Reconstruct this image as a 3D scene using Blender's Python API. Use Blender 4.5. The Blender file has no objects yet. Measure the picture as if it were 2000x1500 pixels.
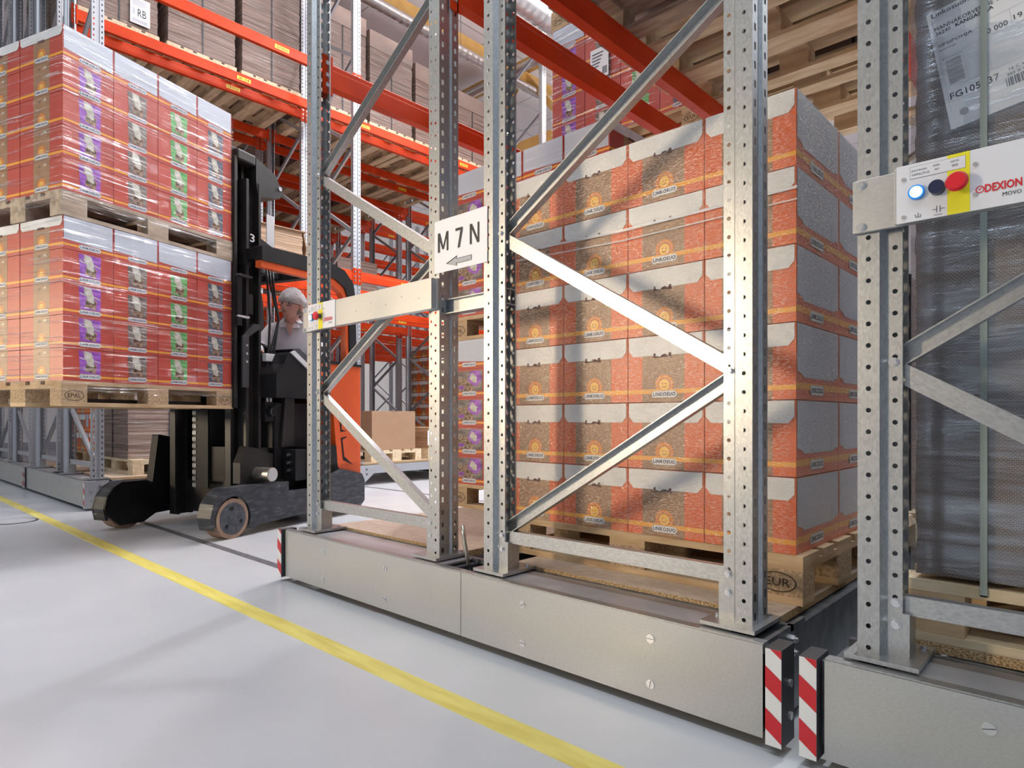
import bpy, math, random
from math import sin, cos, pi, radians
from mathutils import Vector, Matrix
random.seed(7)
S = bpy.context.scene
COL = S.collection
# ------------------------------------------------------------------ camera
cd = bpy.data.cameras.new('camera'); cam = bpy.data.objects.new('camera', cd); COL.objects.link(cam)
cd.sensor_width = 36.0; cd.sensor_fit = 'HORIZONTAL'; cd.lens = 36.0 * 1258 / 2000
cd.shift_y = 68 / 2000.0
cam.location = (0, 0, 0.82); cam.rotation_euler = (radians(90), 0, radians(43.1))
cd.clip_start = 0.05; cd.clip_end = 200
S.camera = cam
# ------------------------------------------------------------------ view, world, lights
S.view_settings.view_transform = 'Standard'; S.view_settings.look = 'None'
S.view_settings.gamma = 1.0; S.view_settings.use_curve_mapping = False
S.view_settings.exposure = 0.05
w = bpy.data.worlds.new('world'); S.world = w; w.use_nodes = True
w.node_tree.nodes['Background'].inputs[1].default_value = 0.30
# added ambient fill: near-neutral world colour, tinted blue towards the right (+X)
_tc = w.node_tree.nodes.new('ShaderNodeTexCoord'); _sx = w.node_tree.nodes.new('ShaderNodeSeparateXYZ'); _rp = w.node_tree.nodes.new('ShaderNodeValToRGB')
w.node_tree.links.new(_tc.outputs['Generated'], _sx.inputs[0]); w.node_tree.links.new(_sx.outputs[0], _rp.inputs[0])
_e = _rp.color_ramp.elements; _e[0].position = -0.0; _e[0].color = (.96, .96, .98, 1); _e[1].position = .75; _e[1].color = (.68, .86, 1.15, 1)
w.node_tree.links.new(_rp.outputs[0], w.node_tree.nodes['Background'].inputs[0])
def area(name, loc, rot, sx, sy, power, col):
    l = bpy.data.lights.new(name, 'AREA'); l.shape = 'RECTANGLE'; l.size = sx; l.size_y = sy
    l.energy = power; l.color = col
    o = bpy.data.objects.new(name, l); o.location = loc; o.rotation_euler = rot; COL.objects.link(o)
    return o
def aim(o, target):
    o.rotation_euler = (Vector(target) - o.location).to_track_quat('-Z', 'Y').to_euler()
COOL = (0.93, 0.96, 1.0); WARM = (1.0, 0.80, 0.56)
area('aisle_light_strip', (-1, -1.6, 8.2), (0, 0, 0), 14, 0.5, 370, (.83, .92, 1))
area('truck_aisle_light', (-4.7, 7, 8.0), (0, 0, 0), 0.5, 12, 250, (1, .96, .94))
area('far_rack_fill', (-13.6, 9, 8.5), (0, 0, 0), 0.3, 12, 120, (1, .95, .93))  # pair of added fill strips over the far racks, no real fixtures
area('far_rack_fill', (-18.6, 9, 8.5), (0, 0, 0), 0.3, 12, 120, (1, .95, .93))
area('ceiling_fill', (-3.6, 9, 6.3), (pi, 0, 0), 1.6, 9, 1200, (1, .96, .96))  # added fill aimed upwards to brighten the ceiling, not a fixture
area('wall_fill', (-24, 20, 8.5), (0, 0, 0), 12, .4, 900, (1, .97, .95))  # unseen fill added to lighten the far walls
area('near_aisle_light', (1.5, 9, 8.0), (0, 0, 0), 0.8, 10, 300, (.84, .92, 1))
k = area('warm_flood_lamp', (-4.7, -4.2, 1.95), (0, 0, 0), 0.6, 1.2, 11.5, (1, .80, .56)); aim(k, (-1.25, 2.0, 1.3)); k.data.spread = radians(36)
k = area('warm_flood_lamp', (-7.6, -4.6, 1.7), (0, 0, 0), 0.8, 0.8, 16, (1, .80, .55)); aim(k, (-5.0, .7, 1.45)); k.data.spread = radians(40)
k = area('back_flood_lamp', (-5.6, 7.2, 5.2), (0, 0, 0), 0.30, 0.30, 170, (.90, .95, 1)); aim(k, (-2.6, .8, 0))
k = area('rack_aisle_lamp', (-.56, 6.6, 7.6), (0, 0, 0), 0.4, 0.4, 300, (.92, .96, 1)); aim(k, (-3.4, 1.0, 0))
# ------------------------------------------------------------------ materials
MATS = {}
class NT:
    def __init__(s, name):
        s.m = bpy.data.materials.new(name); s.m.use_nodes = True; s.t = s.m.node_tree
        s.b = s.t.nodes['Principled BSDF']; s.o = s.t.nodes['Material Output']; s.c = None
    def n(s, kind, **kw):
        x = s.t.nodes.new(kind)
        for k_, v_ in kw.items():
            if k_ in x.inputs.keys() if hasattr(x.inputs, 'keys') else False: x.inputs[k_].default_value = v_
            else: setattr(x, k_, v_)
        return x
    def l(s, a, b): s.t.links.new(a, b)
    def coord(s, scale=(1, 1, 1), rot=(0, 0, 0)):
        tc = s.t.nodes.new('ShaderNodeTexCoord'); mp = s.t.nodes.new('ShaderNodeMapping')
        mp.inputs['Scale'].default_value = scale; mp.inputs['Rotation'].default_value = rot
        s.l(tc.outputs['Object'], mp.inputs['Vector']); return mp.outputs[0]
    def noise(s, vec, scale, detail=4, rough=.5):
        x = s.t.nodes.new('ShaderNodeTexNoise'); x.inputs['Scale'].default_value = scale
        x.inputs['Detail'].default_value = detail; x.inputs['Roughness'].default_value = rough
        s.l(vec, x.inputs['Vector']); return x.outputs[0]
    def ramp(s, fac, stops):
        x = s.t.nodes.new('ShaderNodeValToRGB'); e = x.color_ramp.elements
        while len(e) < len(stops): e.new(.5)
        for i, (p, c) in enumerate(stops):
            e[i].position = p; e[i].color = (c, c, c, 1) if isinstance(c, (int, float)) else (*c, 1)
        s.l(fac, x.inputs[0]); return x.outputs[0]
    def bump(s, h, strength=.3, dist=.01):
        x = s.t.nodes.new('ShaderNodeBump'); x.inputs['Strength'].default_value = strength
        x.inputs['Distance'].default_value = dist; s.l(h, x.inputs['Height']); s.l(x.outputs[0], s.b.inputs['Normal']); return x
def base(name, col, rough=.5, metal=0.0, spec=None):
    t = NT(name); t.b.inputs['Base Color'].default_value = (*col, 1)
    t.b.inputs['Roughness'].default_value = rough; t.b.inputs['Metallic'].default_value = metal
    if spec is not None: t.b.inputs['Specular IOR Level'].default_value = spec
    MATS[name] = t.m; return t
def mottled(name, c1, c2, scale=8, rough=.5, metal=0.0, stretch=(1, 1, 1), lo=.35, hi=.65, bump=0, detail=4, bd=.004, spec=None):
    t = base(name, c1, rough, metal, spec)
    f = t.noise(t.coord(stretch), scale, detail)
    t.l(t.ramp(f, [(lo, c1), (hi, c2)]), t.b.inputs['Base Color'])
    if bump: t.bump(f, bump, bd)
    return t
mottled('floor_epoxy', (.56, .58, .605), (.625, .64, .66), 1.3, .25, bump=.02)
t = base('zinc', (.45, .46, .46), .36, .85)
v = t.t.nodes.new('ShaderNodeTexVoronoi'); v.inputs['Scale'].default_value = 230; t.l(t.coord((1, 1, .45)), v.inputs['Vector'])
t.l(t.ramp(v.outputs['Color'], [(.1, (.43, .44, .445)), (.9, (.54, .55, .55))]), t.b.inputs['Base Color'])
t = base('zinc_far', (.46, .47, .50), .45, .6)
t = base('panel_steel', (.56, .57, .56), .38, .7)
f = t.noise(t.coord((1, 1, 2)), 120, 4); t.l(t.ramp(f, [(.3, (.49, .495, .49)), (.7, (.56, .565, .56))]), t.b.inputs['Base Color'])
f = t.noise(t.coord((1, 1, 1)), 3.5, 3); t.l(t.ramp(f, [(.3, .30), (.7, .46)]), t.b.inputs['Roughness'])
mottled('tray_steel', (.46, .46, .48), (.60, .60, .61), 5, .42, .55)
base('bolt', (.75, .75, .76), .25, .9)
mottled('beam_orange', (.58, .046, .010), (.70, .066, .012), 3, .38, spec=.15)
base('beam_yellow_label', (.85, .55, .03), .5)
base('black_ink', (.012, .012, .015), .5)
base('navy_ink', (.02, .035, .11), .5)
t = mottled('wood', (.42, .27, .14), (.66, .48, .29), 4, .75, stretch=(1, 1, 6), bump=.2)
mottled('wood_light', (.60, .46, .28), (.78, .66, .46), 5, .7, stretch=(1, 5, 5), bump=.1)
mottled('wood_grey', (.30, .23, .17), (.50, .40, .30), 6, .8, stretch=(1, 4, 4), bump=.2)
mottled('chip_block', (.30, .19, .10), (.62, .45, .28), 90, .9, lo=.3, hi=.7, bump=.3)
mottled('chip_edge', (.22, .12, .05), (.70, .50, .27), 160, .9, stretch=(1, 1, 2.2), lo=.38, hi=.6, bump=.4)
mottled('chip_top', (.52, .40, .30), (.62, .50, .39), 30, .5)
base('brand_ink', (.06, .035, .02), .8)
t = mottled('carton_brown', (.36, .215, .125), (.39, .24, .14), 5, .7)
t = mottled('red_carton', (.47, .052, .032), (.53, .065, .038), 14, .42, stretch=(1, 1, .2))
t = mottled('orange_carton', (.70, .115, .022), (.76, .14, .03), 14, .4)
t = mottled('brown_print', (.29, .15, .075), (.38, .21, .11), 10, .42)
base('stripe_print', (.88, .38, .03), .42)
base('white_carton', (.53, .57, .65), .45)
mottled('white_flap', (.70, .71, .72), (.80, .80, .80), 9, .45)
base('pill_white', (.80, .80, .80), .45)
base('sun_yellow', (.90, .50, .07), .4)
base('sun_orange', (.80, .26, .03), .4)
base('seam_dark', (.10, .025, .02), .7)
for nm, c1, c2 in (('purple', (.20, .03, .34), (.42, .13, .62)), ('brown', (.10, .07, .06), (.30, .25, .23)), ('green', (.05, .30, .07), (.20, .55, .18)), ('charcoal', (.05, .06, .09), (.17, .19, .25))):
    mottled('pic_' + nm, c1, c2, 12, .4, stretch=(1, 1, 3))
mottled('bag_cream', (.42, .40, .30), (.74, .72, .66), 26, .4)
mottled('food_print', (.05, .025, .015), (.50, .30, .18), 55, .45, lo=.35, hi=.68)
# stacked sheet cardboard: light layer edges
def layered(name, c1, c2, freq, fl=0):
    t = base(name, c1, .6)
    co = t.coord((.6, .6, freq)); f = t.noise(co, 3.0, 5, .6)
    t.l(t.ramp(f, [(.38, c1), (.62, c2)]), t.b.inputs['Base Color']); t.bump(f, .5, .01)
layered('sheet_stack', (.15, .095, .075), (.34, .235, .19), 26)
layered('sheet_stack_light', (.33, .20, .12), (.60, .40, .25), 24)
mottled('sheet_face', (.24, .165, .135), (.30, .21, .17), 4, .5)
t = base('corrugated', (.2, .13, .1), .7)
br = t.t.nodes.new('ShaderNodeTexBrick'); mp = t.coord((1, 1, 1))
tc = t.t.nodes.new('ShaderNodeTexCoord'); sx = t.t.nodes.new('ShaderNodeSeparateXYZ'); cx = t.t.nodes.new('ShaderNodeCombineXYZ')
ad = t.t.nodes.new('ShaderNodeMath'); t.l(tc.outputs['Object'], sx.inputs[0]); t.l(sx.outputs[0], ad.inputs[0]); t.l(sx.outputs[1], ad.inputs[1])
t.l(ad.outputs[0], cx.inputs[0]); t.l(sx.outputs[2], cx.inputs[1]); t.l(cx.outputs[0], br.inputs['Vector'])
br.inputs['Scale'].default_value = 1; br.inputs['Brick Width'].default_value = .0085; br.inputs['Row Height'].default_value = .0042
br.inputs['Mortar Size'].default_value = .0009; br.inputs['Mortar Smooth'].default_value = .2
br.inputs['Color1'].default_value = (.05, .035, .03, 1); br.inputs['Color2'].default_value = (.085, .06, .05, 1)
nz = t.noise(t.coord((.5, .5, 7)), 2.2, 4); mc = t.ramp(nz, [(.3, (.19, .155, .14)), (.7, (.38, .31, .27))]); t.l(mc, br.inputs['Mortar'])
t.l(br.outputs['Color'], t.b.inputs['Base Color'])
base('strap_grey', (.30, .36, .34), .45)
base('strap_black', (.03, .03, .035), .5)
base('paper', (.78, .80, .83), .6)
base('paper_white', (.82, .83, .86), .6)
base('arrow_grey', (.42, .42, .45), .6)
base('ink_soft', (.06, .065, .09), .6)
base('hazard_red', (.60, .02, .03), .35)
base('hazard_white', (.80, .80, .80), .35)
base('bumper_black', (.045, .045, .048), .45)
mottled('frame_dark', (.10, .11, .12), (.20, .21, .23), 12, .4, .6)
base('yellow_line', (.80, .70, .16), .4)
mottled('yellow_line_paint', (.72, .60, .13), (.86, .76, .22), 4, .4, stretch=(1, 6, 1))
mottled('dark_track', (.10, .10, .11), (.17, .17, .18), 30, .5)
# truck
mottled('truck_black', (.009, .009, .010), (.016, .015, .016), 8, .45, spec=.25)
mottled('mast_black', (.016, .014, .014), (.028, .024, .022), 6, .36, spec=.4)
t = base('scuffed_black', (.03, .033, .04), .45)
f = t.noise(t.coord((1, 1.6, 7)), 5.0, 7, .7); t.l(t.ramp(f, [(.46, (.020, .023, .030)), (.60, (.055, .06, .07)), (.72, (.24, .25, .27))]), t.b.inputs['Base Color'])
mottled('truck_orange', (.62, .085, .012), (.68, .10, .018), 3, .38)
mottled('wheel_tyre', (.27, .17, .12), (.36, .24, .17), 20, .7)
mottled('wheel_hub', (.04, .045, .055), (.09, .10, .12), 25, .55)
base('bare_steel', (.60, .56, .48), .3, .9)
base('hose_black', (.02, .02, .022), .35)
base('tag_grey', (.55, .55, .56), .5)
base('console_grey', (.055, .055, .065), .4)
# person
t = base('skin', (.74, .43, .35), .5); t.b.inputs['Subsurface Weight'].default_value = .1; t.b.inputs['Subsurface Radius'].default_value = (.02, .008, .004)
mottled('shirt_white', (.72, .73, .78), (.80, .81, .85), 6, .8, bump=.3, bd=.01)
t = base('hairnet', (.78, .78, .80), .8); t.b.inputs['Alpha'].default_value = .78
f = t.noise(t.coord(), 60, 3); t.bump(f, .8, .01)
base('hair_grey', (.28, .24, .21), .7)
base('eye_white', (.7, .68, .66), .3); base('eye_dark', (.03, .02, .015), .2); base('lips', (.42, .16, .14), .5)
base('glasses_frame', (.09, .05, .035), .3)
# setting
t = base('ceiling_panel', (.60, .56, .58), .7)
tc = t.t.nodes.new('ShaderNodeTexCoord'); br = t.t.nodes.new('ShaderNodeTexBrick'); t.l(tc.outputs['Object'], br.inputs['Vector'])
br.offset = 0; br.inputs['Scale'].default_value = 1; br.inputs['Brick Width'].default_value = 2.4; br.inputs['Row Height'].default_value = 1.2
br.inputs['Mortar Size'].default_value = .02; br.inputs['Color1'].default_value = (.80, .75, .77, 1); br.inputs['Color2'].default_value = (.82, .77, .78, 1); br.inputs['Mortar'].default_value = (.5, .46, .47, 1)
t.l(br.outputs[0], t.b.inputs['Base Color'])
mottled('wall_paint', (.62, .60, .60), (.66, .64, .64), 2, .7)
mottled('truss_ochre', (.48, .27, .07), (.56, .33, .09), 4, .5)
t = base('duct_metal', (.55, .53, .53), .32, .85)
wv = t.t.nodes.new('ShaderNodeTexWave'); wv.bands_direction = 'Y'; wv.inputs['Scale'].default_value = 2.2; t.l(t.coord(), wv.inputs['Vector']); t.bump(wv.outputs[0], .6, .01)
def film(name, stretch, scale, gloss_lo, gloss_hi, bump, rough, rot=(0, 0, 0), tint=(1, 1, 1), thr=(.42, .66), dist=.02, haze=.06):
    m = bpy.data.materials.new(name); m.use_nodes = True; MATS[name] = m
    T = m.node_tree; T.nodes.clear(); N = T.nodes.new; L = T.links.new
    out = N('ShaderNodeOutputMaterial'); tr = N('ShaderNodeBsdfTransparent'); gl = N('ShaderNodeBsdfGlossy'); mx = N('ShaderNodeMixShader')
    tr.inputs[0].default_value = (.97, .97, .97, 1); gl.inputs['Color'].default_value = (*tint, 1); gl.inputs['Roughness'].default_value = rough
    tc = N('ShaderNodeTexCoord'); mp = N('ShaderNodeMapping'); mp.inputs['Scale'].default_value = stretch; mp.inputs['Rotation'].default_value = rot
    L(tc.outputs['Object'], mp.inputs['Vector'])
    nz = N('ShaderNodeTexNoise'); nz.inputs['Scale'].default_value = scale; nz.inputs['Detail'].default_value = 6; nz.inputs['Roughness'].default_value = .6; nz.inputs['Distortion'].default_value = .6
    L(mp.outputs[0], nz.inputs['Vector'])
    bp = N('ShaderNodeBump'); bp.inputs['Strength'].default_value = bump; bp.inputs['Distance'].default_value = dist; L(nz.outputs[0], bp.inputs['Height']); L(bp.outputs[0], gl.inputs['Normal'])
    rp = N('ShaderNodeMapRange'); rp.inputs['From Min'].default_value = thr[0]; rp.inputs['From Max'].default_value = thr[1]
    rp.inputs['To Min'].default_value = gloss_lo; rp.inputs['To Max'].default_value = gloss_hi; L(nz.outputs[0], rp.inputs['Value'])
    L(rp.outputs[0], mx.inputs[0]); L(tr.outputs[0], mx.inputs[1]); L(gl.outputs[0], mx.inputs[2])
    df = N('ShaderNodeBsdfDiffuse'); df.inputs[0].default_value = (.8, .8, .8, 1)
    m2 = N('ShaderNodeMixShader'); m2.inputs[0].default_value = haze; L(mx.outputs[0], m2.inputs[1]); L(df.outputs[0], m2.inputs[2]); L(m2.outputs[0], out.inputs[0])
    return m
film('film_load', (.5, .5, 20), 4.0, .02, .60, 1.0, .13, (radians(9), radians(9), 0), dist=.05, thr=(.54, .68), haze=.01)
film('film_bubble', (1, 1, 4), 75, .02, .55, .8, .20, (0, radians(-38), 0), dist=.005, thr=(.44, .70), haze=.01, tint=(1, .90, .74))  # warm tint in the gloss colour stands in for the warm lamp's glow
film('film_stack', (.6, .6, 16), 3.6, .01, .28, .8, .16, (0, radians(4), 0), thr=(.55, .76), haze=.01)
film('film_cool', (.6, .6, 5), 3.6, .05, .42, .6, .25, (0, radians(4), 0), thr=(.38, .66), haze=.03, tint=(.78, .88, 1))  # cool bluish sheen is put into the gloss tint
film('film_fold', (.6, .6, 16), 3.6, .10, .40, .6, .2, haze=.42)
def emis(name, col, st):
    t = base(name, col, .4); t.b.inputs['Emission Color'].default_value = (*col, 1); t.b.inputs['Emission Strength'].default_value = st
emis('lamp_blue', (.35, .6, 1.0), 4.0); emis('tube_light', (1, .97, .92), 6.0)
base('button_blue', (.02, .06, .30), .35); base('ring_blue', (.02, .25, .65), .35); base('button_navy', (.015, .02, .07), .35)
base('mushroom_red', (.72, .02, .03), .3); base('panel_yellow', (.85, .78, .02), .45); base('panel_white', (.76, .77, .80), .4)
base('logo_red', (.65, .02, .03), .45)
# ------------------------------------------------------------------ mesh builder
TEXT = {}
def text_mesh(s, bold=0.0, space=1.0):
    key = (s, bold, space)
    if key in TEXT: return TEXT[key]
    c = bpy.data.curves.new('t', 'FONT'); c.body = s; c.size = 1; c.offset = bold; c.resolution_u = 2; c.space_character = space
    o = bpy.data.objects.new('t', c); COL.objects.link(o)
    bpy.context.view_layer.update()
    me = o.evaluated_get(bpy.context.evaluated_depsgraph_get()).to_mesh()
    vs = [(v.co.x, v.co.y) for v in me.vertices]; fs = [tuple(p.vertices) for p in me.polygons]
    fs = [f_ for f_ in fs]
    o.evaluated_get(bpy.context.evaluated_depsgraph_get()).to_mesh_clear()
    bpy.data.objects.remove(o); bpy.data.curves.remove(c)
    x0 = min(v[0] for v in vs); x1 = max(v[0] for v in vs); y0 = min(v[1] for v in vs); y1 = max(v[1] for v in vs)
    vs = [((a - x0) / (x1 - x0), (b - y0) / (y1 - y0)) for a, b in vs]
    TEXT[key] = (vs, fs, (x1 - x0) / (y1 - y0)); return TEXT[key]
class MB:
    def __init__(s): s.v = []; s.f = []; s.mi = []; s.ms = []; s.sm = []
    def m(s, name):
        if name not in s.ms: s.ms.append(name)
        return s.ms.index(name)
    def add(s, vs, fs, mat, smooth=False):
        o = len(s.v); s.v += [tuple(p) for p in vs]; k = s.m(mat)
        for f in fs: s.f.append(tuple(i + o for i in f)); s.mi.append(k); s.sm.append(smooth)
    def box(s, a, b, mat, mats=None):
        x0, y0, z0 = a; x1, y1, z1 = b
        vs = [(x0, y0, z0), (x1, y0, z0), (x1, y1, z0), (x0, y1, z0), (x0, y0, z1), (x1, y0, z1), (x1, y1, z1), (x0, y1, z1)]
        s.add(vs, [(0, 3, 2, 1), (4, 5, 6, 7), (0, 1, 5, 4), (1, 2, 6, 5), (2, 3, 7, 6), (3, 0, 4, 7)], mat)
    def prism(s, pts, ax, a, b, mat, capmat=None):
        """extrude a 2D outline along axis ax from a to b. outline coords are the two other axes in order"""
        n = len(pts)
        def P(p, h): return (h, p[0], p[1]) if ax == 0 else (p[0], h, p[1]) if ax == 1 else (p[0], p[1], h)
        vs = [P(p, a) for p in pts] + [P(p, b) for p in pts]
        s.add(vs, [(i, (i + 1) % n, (i + 1) % n + n, i + n) for i in range(n)], mat)
        s.add(vs, [tuple(range(n)), tuple(range(2 * n - 1, n - 1, -1))], capmat or mat)
    def cyl(s, p0, p1, r, mat, n=14, r2=None, smooth=True, cap=None):
        p0 = Vector(p0); p1 = Vector(p1); d = (p1 - p0).normalized(); r2 = r if r2 is None else r2
        u = d.orthogonal().normalized(); w_ = d.cross(u)
        vs = [tuple(p0 + (u * cos(2 * pi * i / n) + w_ * sin(2 * pi * i / n)) * r) for i in range(n)] + [tuple(p1 + (u * cos(2 * pi * i / n) + w_ * sin(2 * pi * i / n)) * r2) for i in range(n)]
        s.add(vs, [(i, (i + 1) % n, (i + 1) % n + n, i + n) for i in range(n)], mat, smooth)
        s.add(vs, [tuple(range(n - 1, -1, -1)), tuple(range(n, 2 * n))], cap or mat)
    def tube(s, pts, r, mat, n=8):
        pts = [Vector(p) for p in pts]; rings = []; vs = []
        up = Vector((.3, .2, 1)).normalized()
        for i, p in enumerate(pts):
            d = (pts[min(i + 1, len(pts) - 1)] - pts[max(i - 1, 0)]).normalized()
            u = d.cross(up); u = (u if u.length > 1e-3 else d.orthogonal()).normalized(); w_ = d.cross(u)
            vs += [tuple(p + (u * cos(2 * pi * j / n) + w_ * sin(2 * pi * j / n)) * r) for j in range(n)]
        fs = [(i * n + j, i * n + (j + 1) % n, (i + 1) * n + (j + 1) % n, (i + 1) * n + j) for i in range(len(pts) - 1) for j in range(n)]
        fs += [tuple(range(n - 1, -1, -1)), tuple(range((len(pts) - 1) * n, len(pts) * n))]
        s.add(vs, fs, mat, True)
    def sphere(s, c, r, mat, nu=14, nv=9, z0=-1, z1=1):
        rx, ry, rz = (r, r, r) if isinstance(r, (int, float)) else r
        vs = []; a0 = math.asin(z0); a1 = math.asin(z1)
        for j in range(nv + 1):
            a = a0 + (a1 - a0) * j / nv
            for i in range(nu): vs.append((c[0] + rx * cos(a) * cos(2 * pi * i / nu), c[1] + ry * cos(a) * sin(2 * pi * i / nu), c[2] + rz * sin(a)))
        s.add(vs, [(j * nu + i, j * nu + (i + 1) % nu, (j + 1) * nu + (i + 1) % nu, (j + 1) * nu + i) for j in range(nv) for i in range(nu)], mat, True)
    # flat prints: F = (origin, ux, uy) plane frame; printed a hair above the surface
    def flat(s, F, pts, mat, off=.0006):
        o, ux, uy = F; nn = ux.cross(uy).normalized()
        s.add([tuple(o + ux * p[0] + uy * p[1] + nn * off) for p in pts], [tuple(range(len(pts)))], mat)
    def rect(s, F, x0, y0, x1, y1, mat, off=.0006): s.flat(F, [(x0, y0), (x1, y0), (x1, y1), (x0, y1)], mat, off)
    def text(s, F, st, x0, y0, wd, ht, mat, off=.001, bold=0.0, space=1.0):
        vs, fs, asp = text_mesh(st, bold, space)
        if wd is None: wd = ht * asp
        if ht is None: ht = wd / asp
        o, ux, uy = F; nn = ux.cross(uy).normalized()
        s.add([tuple(o + ux * (x0 + a * wd) + uy * (y0 + b * ht) + nn * off) for a, b in vs], fs, mat)
    def build(s, name, parent=None, bevel=0.0, mesh_only=False):
        me = bpy.data.meshes.new(name); me.from_pydata(s.v, [], s.f)
        for k in s.ms: me.materials.append(MATS[k])
        me.polygons.foreach_set('material_index', s.mi); me.polygons.foreach_set('use_smooth', s.sm); me.update()
        if mesh_only: return me
        o = bpy.data.objects.new(name, me); COL.objects.link(o)
        if parent is not None: o.parent = parent
        if bevel:
            b = o.modifiers.new('b', 'BEVEL'); b.width = bevel; b.segments = 2; b.limit_method = 'ANGLE'
        return o
def put(name, me, parent=None, loc=(0, 0, 0), rz=0.0):
    o = bpy.data.objects.new(name, me); COL.objects.link(o); o.location = loc; o.rotation_euler = (0, 0, rz)
    if parent is not None: o.parent = parent
    return o
def empty(name, loc=(0, 0, 0), rz=0.0):
    o = bpy.data.objects.new(name, None); COL.objects.link(o); o.location = loc; o.rotation_euler = (0, 0, rz); o.empty_display_size = .1; return o
def tag(o, label, cat, group=None, kind=None):
    o['label'] = label; o['category'] = cat
    if group: o['group'] = group
    if kind: o['kind'] = kind
    return o
def struct(o): o['kind'] = 'structure'; return o
V = Vector
ORD = ['top', 'second', 'third', 'fourth', 'fifth', 'sixth', 'seventh', 'eighth', 'ninth', 'tenth', 'eleventh', 'twelfth']
NTH = ['first'] + ORD[1:]
# ------------------------------------------------------------------ setting
b = MB(); b.box((-34, -9, -.2), (14, 26, 0), 'floor_epoxy'); struct(b.build('floor'))
b = MB(); b.box((-34, -2.5, 8.8), (8, 26, 9.0), 'ceiling_panel'); struct(b.build('ceiling'))
b = MB(); b.box((-34.2, -2.5, 0), (-34, 26, 8.8), 'wall_paint'); struct(b.build('wall_left'))
b = MB(); b.box((-34, 26, 0), (14, 26.2, 8.8), 'wall_paint'); struct(b.build('wall_back'))
b = MB(); b.box((-26, 1.205, .0), (6, 1.285, .0015), 'yellow_line_paint'); tag(b.build('floor_marking_line'), 'yellow painted line running along the grey floor before the racks', 'floor line')
b = MB(); b.box((-6.7, 1.70, .0), (-3.06, 1.752, .0014), 'dark_track'); tag(b.build('floor_rail_strip'), 'dark grey rail strip let into the floor under the truck', 'floor strip')
b = MB(); b.box((-6.7, 4.45, .0), (-3.06, 4.50, .0014), 'dark_track'); tag(b.build('floor_rail_strip'), 'dark rail strip crossing the floor further back behind the truck', 'floor strip')
b = MB(); b.cyl((-6.43, 1.03, 0), (-6.43, 1.03, .003), .17, 'frame_dark', 32); b.cyl((-6.43, 1.03, .003), (-6.43, 1.03, .0036), .15, 'floor_epoxy', 32); tag(b.build('manhole_cover'), 'round flush drain cover in the floor at the left', 'drain cover')
# ducts, truss
def duct(x, z, r, y0, y1, lab, mat='duct_metal', name='ventilation_duct'):
    b = MB(); b.cyl((0, 0, 0), (0, y1 - y0, 0), r, mat, 20)
    n_ = int((y1 - y0) / .8)
    for i in range(n_): b.cyl((0, .4 + i * .8, 0), (0, .43 + i * .8, 0), r * 1.04, mat, 20)
    o = b.build(name); o.location = (x, y0, z); tag(o, lab, 'duct'); h = MB()
    for i in range(3): h.cyl((0, 1 + i * 4, r), (0, 1 + i * 4, 8.8 - z), .006, 'frame_dark', 6)
    h.build('hanger_wire', o); return o
duct(-9.0, 7.75, .095, 3.2, 16, 'long slim metal air duct hanging under the ceiling')
duct(-6.35, 7.0, .21, 4.6, 16, 'wide spiral metal air duct high above the racks')
b = MB(); b.box((-9.42, 3, 8.05), (-9.25, 16, 8.3), 'truss_ochre'); tag(b.build('roof_purlin'), 'ochre yellow roof beam running beside the slim duct', 'roof beam')
b = MB(); b.cyl((-13, 9.9, 8.1), (-6, 9.9, 8.1), .09, 'duct_metal', 16); tag(b.build('ventilation_duct'), 'short crosswise metal air duct below the ceiling panels', 'duct')
tr = empty('roof_truss', (-10, 10.4, 6.6))
b = MB(); b.box((-6, -.1, 0), (7, .1, .22), 'truss_ochre'); b.build('bottom_chord', tr)
b = MB(); b.box((-6, -.1, 1.75), (7, .1, 1.97), 'truss_ochre'); b.build('top_chord', tr)
for i in range(10):
    x0 = -6 + i * 1.3; a, c = (.2, 1.76) if i % 2 == 0 else (1.76, .2)
    b = MB(); b.prism([(x0, a), (x0 + .17, a), (x0 + 1.47, c), (x0 + 1.3, c)], 1, -.06, .06, 'truss_ochre'); b.build('diagonal_web', tr)
tag(tr, 'ochre painted roof truss with diagonal webs under the ceiling', 'roof truss')
# ------------------------------------------------------------------ upright frame
def strip(b, p, q, z0, z1, kind, mat, ph=0.0, pitch=.05):
    """sheet strip from plan point p to q, height z0..z1, punched every pitch"""
    p = V((*p, 0)); q = V((*q, 0)); d = q - p; L_ = d.length; d.normalize()
    if not kind:
        b.add([tuple(p + V((0, 0, z0))), tuple(q + V((0, 0, z0))), tuple(q + V((0, 0, z1))), tuple(p + V((0, 0, z1)))], [(0, 1, 2, 3)], mat); return
    n_ = int(round((z1 - z0) / pitch)); c = L_ / 2
    for i in range(n_):
        a = z0 + i * pitch; zc = a + pitch / 2 + ph
        if kind == 'round': H = [(c + .0058 * cos(t_), zc + .0058 * sin(t_)) for t_ in [radians(22.5 + 45 * j) for j in range(8)]]
        else:
            hw, hh = .0052, .010
            H = [(c + hw, zc + .003), (c + hw, zc + hh), (c - hw, zc + hh), (c - hw, zc + .003), (c - hw, zc - .003), (c - hw, zc - hh), (c + hw, zc - hh), (c + hw, zc - .003)]
        O = [(L_, zc + .008), (L_, a + pitch), (0, a + pitch), (0, zc + .008), (0, zc - .008), (0, a), (L_, a), (L_, zc - .008)]
        vs = [tuple(p + d * u_ + V((0, 0, z_))) for u_, z_ in O + H]
        b.add(vs, [(j, (j + 1) % 8, (j + 1) % 8 + 8, j + 8) for j in range(8)], mat)
PM = {}
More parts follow.
